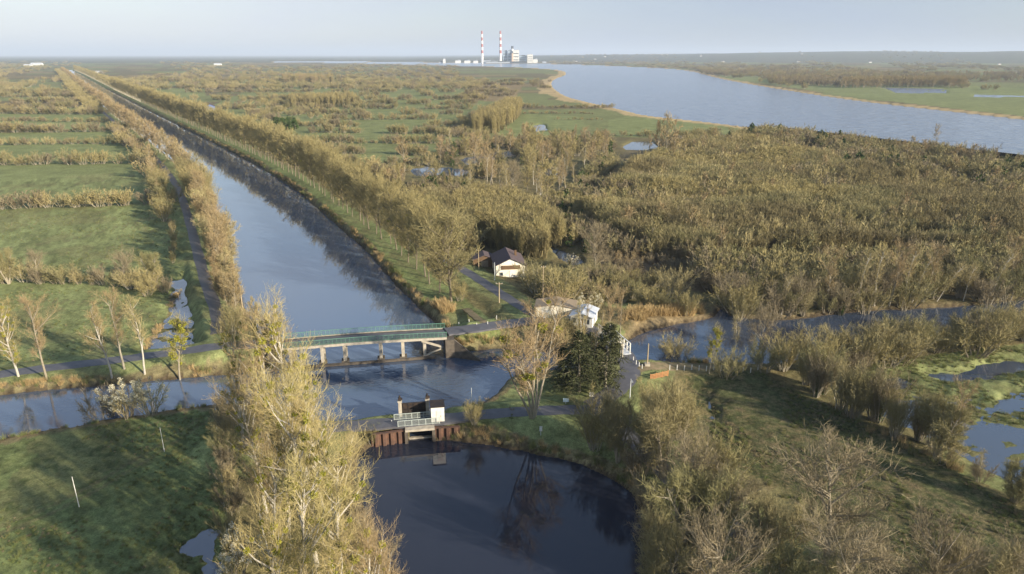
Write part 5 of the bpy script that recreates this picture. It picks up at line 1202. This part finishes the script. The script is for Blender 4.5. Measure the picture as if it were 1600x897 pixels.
shore([(xr(v)-41.5, v-5) for v in np.arange(140, 400, 10.)], .8, (-1.2, -.3), 1.0, [0, 2, 1], .7)
shore(W([(572, 694), (600, 690)]), .5, (0, .8), .9, [1, 0]); shore(W([(700, 686), (755, 690), (850, 710), (930, 732), (985, 770)]), .35, (.3, .6), .8, [2, 0, 2, 1], .8, .3)
shore(W([(0, 617), (40, 610), (150, 602), (235, 593), (330, 587)]), .35, (0, .5), .8, [0, 0, 1, 2], .8, .25); shore(W([(0, 690), (120, 670), (200, 655), (330, 637)]), .5, (0, -.5), .6, [2, 1], .5)
shore(W([(985, 515), (1010, 503), (1050, 498), (1090, 494)]), .12, (0, 1.5), 1.6, [0], 1.8, .2); shore(W([(1000, 505), (1085, 497)]), .2, (0, 3.5), 1.5, [0, 0, 1], 2.0, .3)
shore(W([(690, 500), (672, 490)]), .12, (1.5, 1), 1.5, [0], 1.2, .1); shore(W([(630, 545), (700, 549), (800, 543)]), .4, (0, 1.0), .8, [1, 0], .6)
shore(W([(780, 600), (750, 632), (700, 646), (560, 662)]), .4, (0, -.6), .7, [1, 2], .5); shore(W([(1000, 574), (1180, 574)]), .4, (0, -.5), .8, [1, 0], .5)
shore(W([(1290, 640), (1440, 715), (1560, 780)]), .5, (0, 0), .9, [0, 2, 1], 1.2); shore(W([(235, 548), (256, 505), (285, 450)]), .4, (-.8, 0), .8, [0, 2], .8)
def tufts(poly, n, kinds, h0, h1):
    wp = W(poly, .8); x0, y0 = wp.min(0); x1, y1 = wp.max(0); x = rng.uniform(x0, x1, n); y = rng.uniform(y0, y1, n)
    m = inside(x, y, wp) & (fbm(x/9, y/9, 501, 3) > .46); x, y = x[m], y[m]; z = Hgt(x, y, False); m = z > .02
    rd.extend([(a_, b_, c_, U(h0, h1), 1.3, kinds[int(U(0, len(kinds)))]) for a_, b_, c_ in zip(x[m], y[m], z[m])])
tufts([(-100, 730), (0, 692), (120, 672), (200, 658), (330, 640), (348, 760), (355, 1000), (-200, 1000)], 5200, [1, 1, 1, 2], .12, .34)
tufts([(-60, 450), (0, 446), (255, 460), (230, 545), (150, 560), (-60, 575)], 2600, [1, 1, 1, 2], .12, .34); tufts([(-60, 380), (0, 328), (275, 323), (285, 430), (-60, 438)], 3600, [1, 1, 1, 2], .15, .34)
tufts([(1075, 595), (1190, 585), (1350, 665), (1480, 730), (1600, 800), (1700, 900), (1500, 920), (1240, 790), (1120, 700)], 6000, [1, 2, 2, 1], .15, .38)
tufts([(1340, 575), (1500, 550), (1640, 535), (1700, 700), (1500, 700)], 3500, [1, 1, 1, 2], .2, .45)
tufts([(760, 690), (1000, 790), (960, 660), (800, 645)], 900, [1, 2], .15, .35)
scatter('reeds', rd, TL)

# ------------------------------------------------------------------ haze: the air of the place
b = MB(); b.box((0, 0, 150.0-3), (190000, 190000, 306.0)); hb = b.build('haze', bpy.data.materials.new('haze'))
hm = hb.data.materials[0]; hm.use_nodes = True; t = hm.node_tree; t.nodes.clear(); out = t.nodes.new('ShaderNodeOutputMaterial'); pv = t.nodes.new('ShaderNodeVolumePrincipled')
pv.inputs['Color'].default_value = (.60, .70, .86, 1); pv.inputs['Density'].default_value = HAZE_DENSITY; pv.inputs['Anisotropy'].default_value = 0.0
t.links.new(pv.outputs[0], out.inputs['Volume']); tag(hb, kind='stuff')
print('TREES', len(TREES), 'stuff pts', len(msh)+len(cop), len(rd))
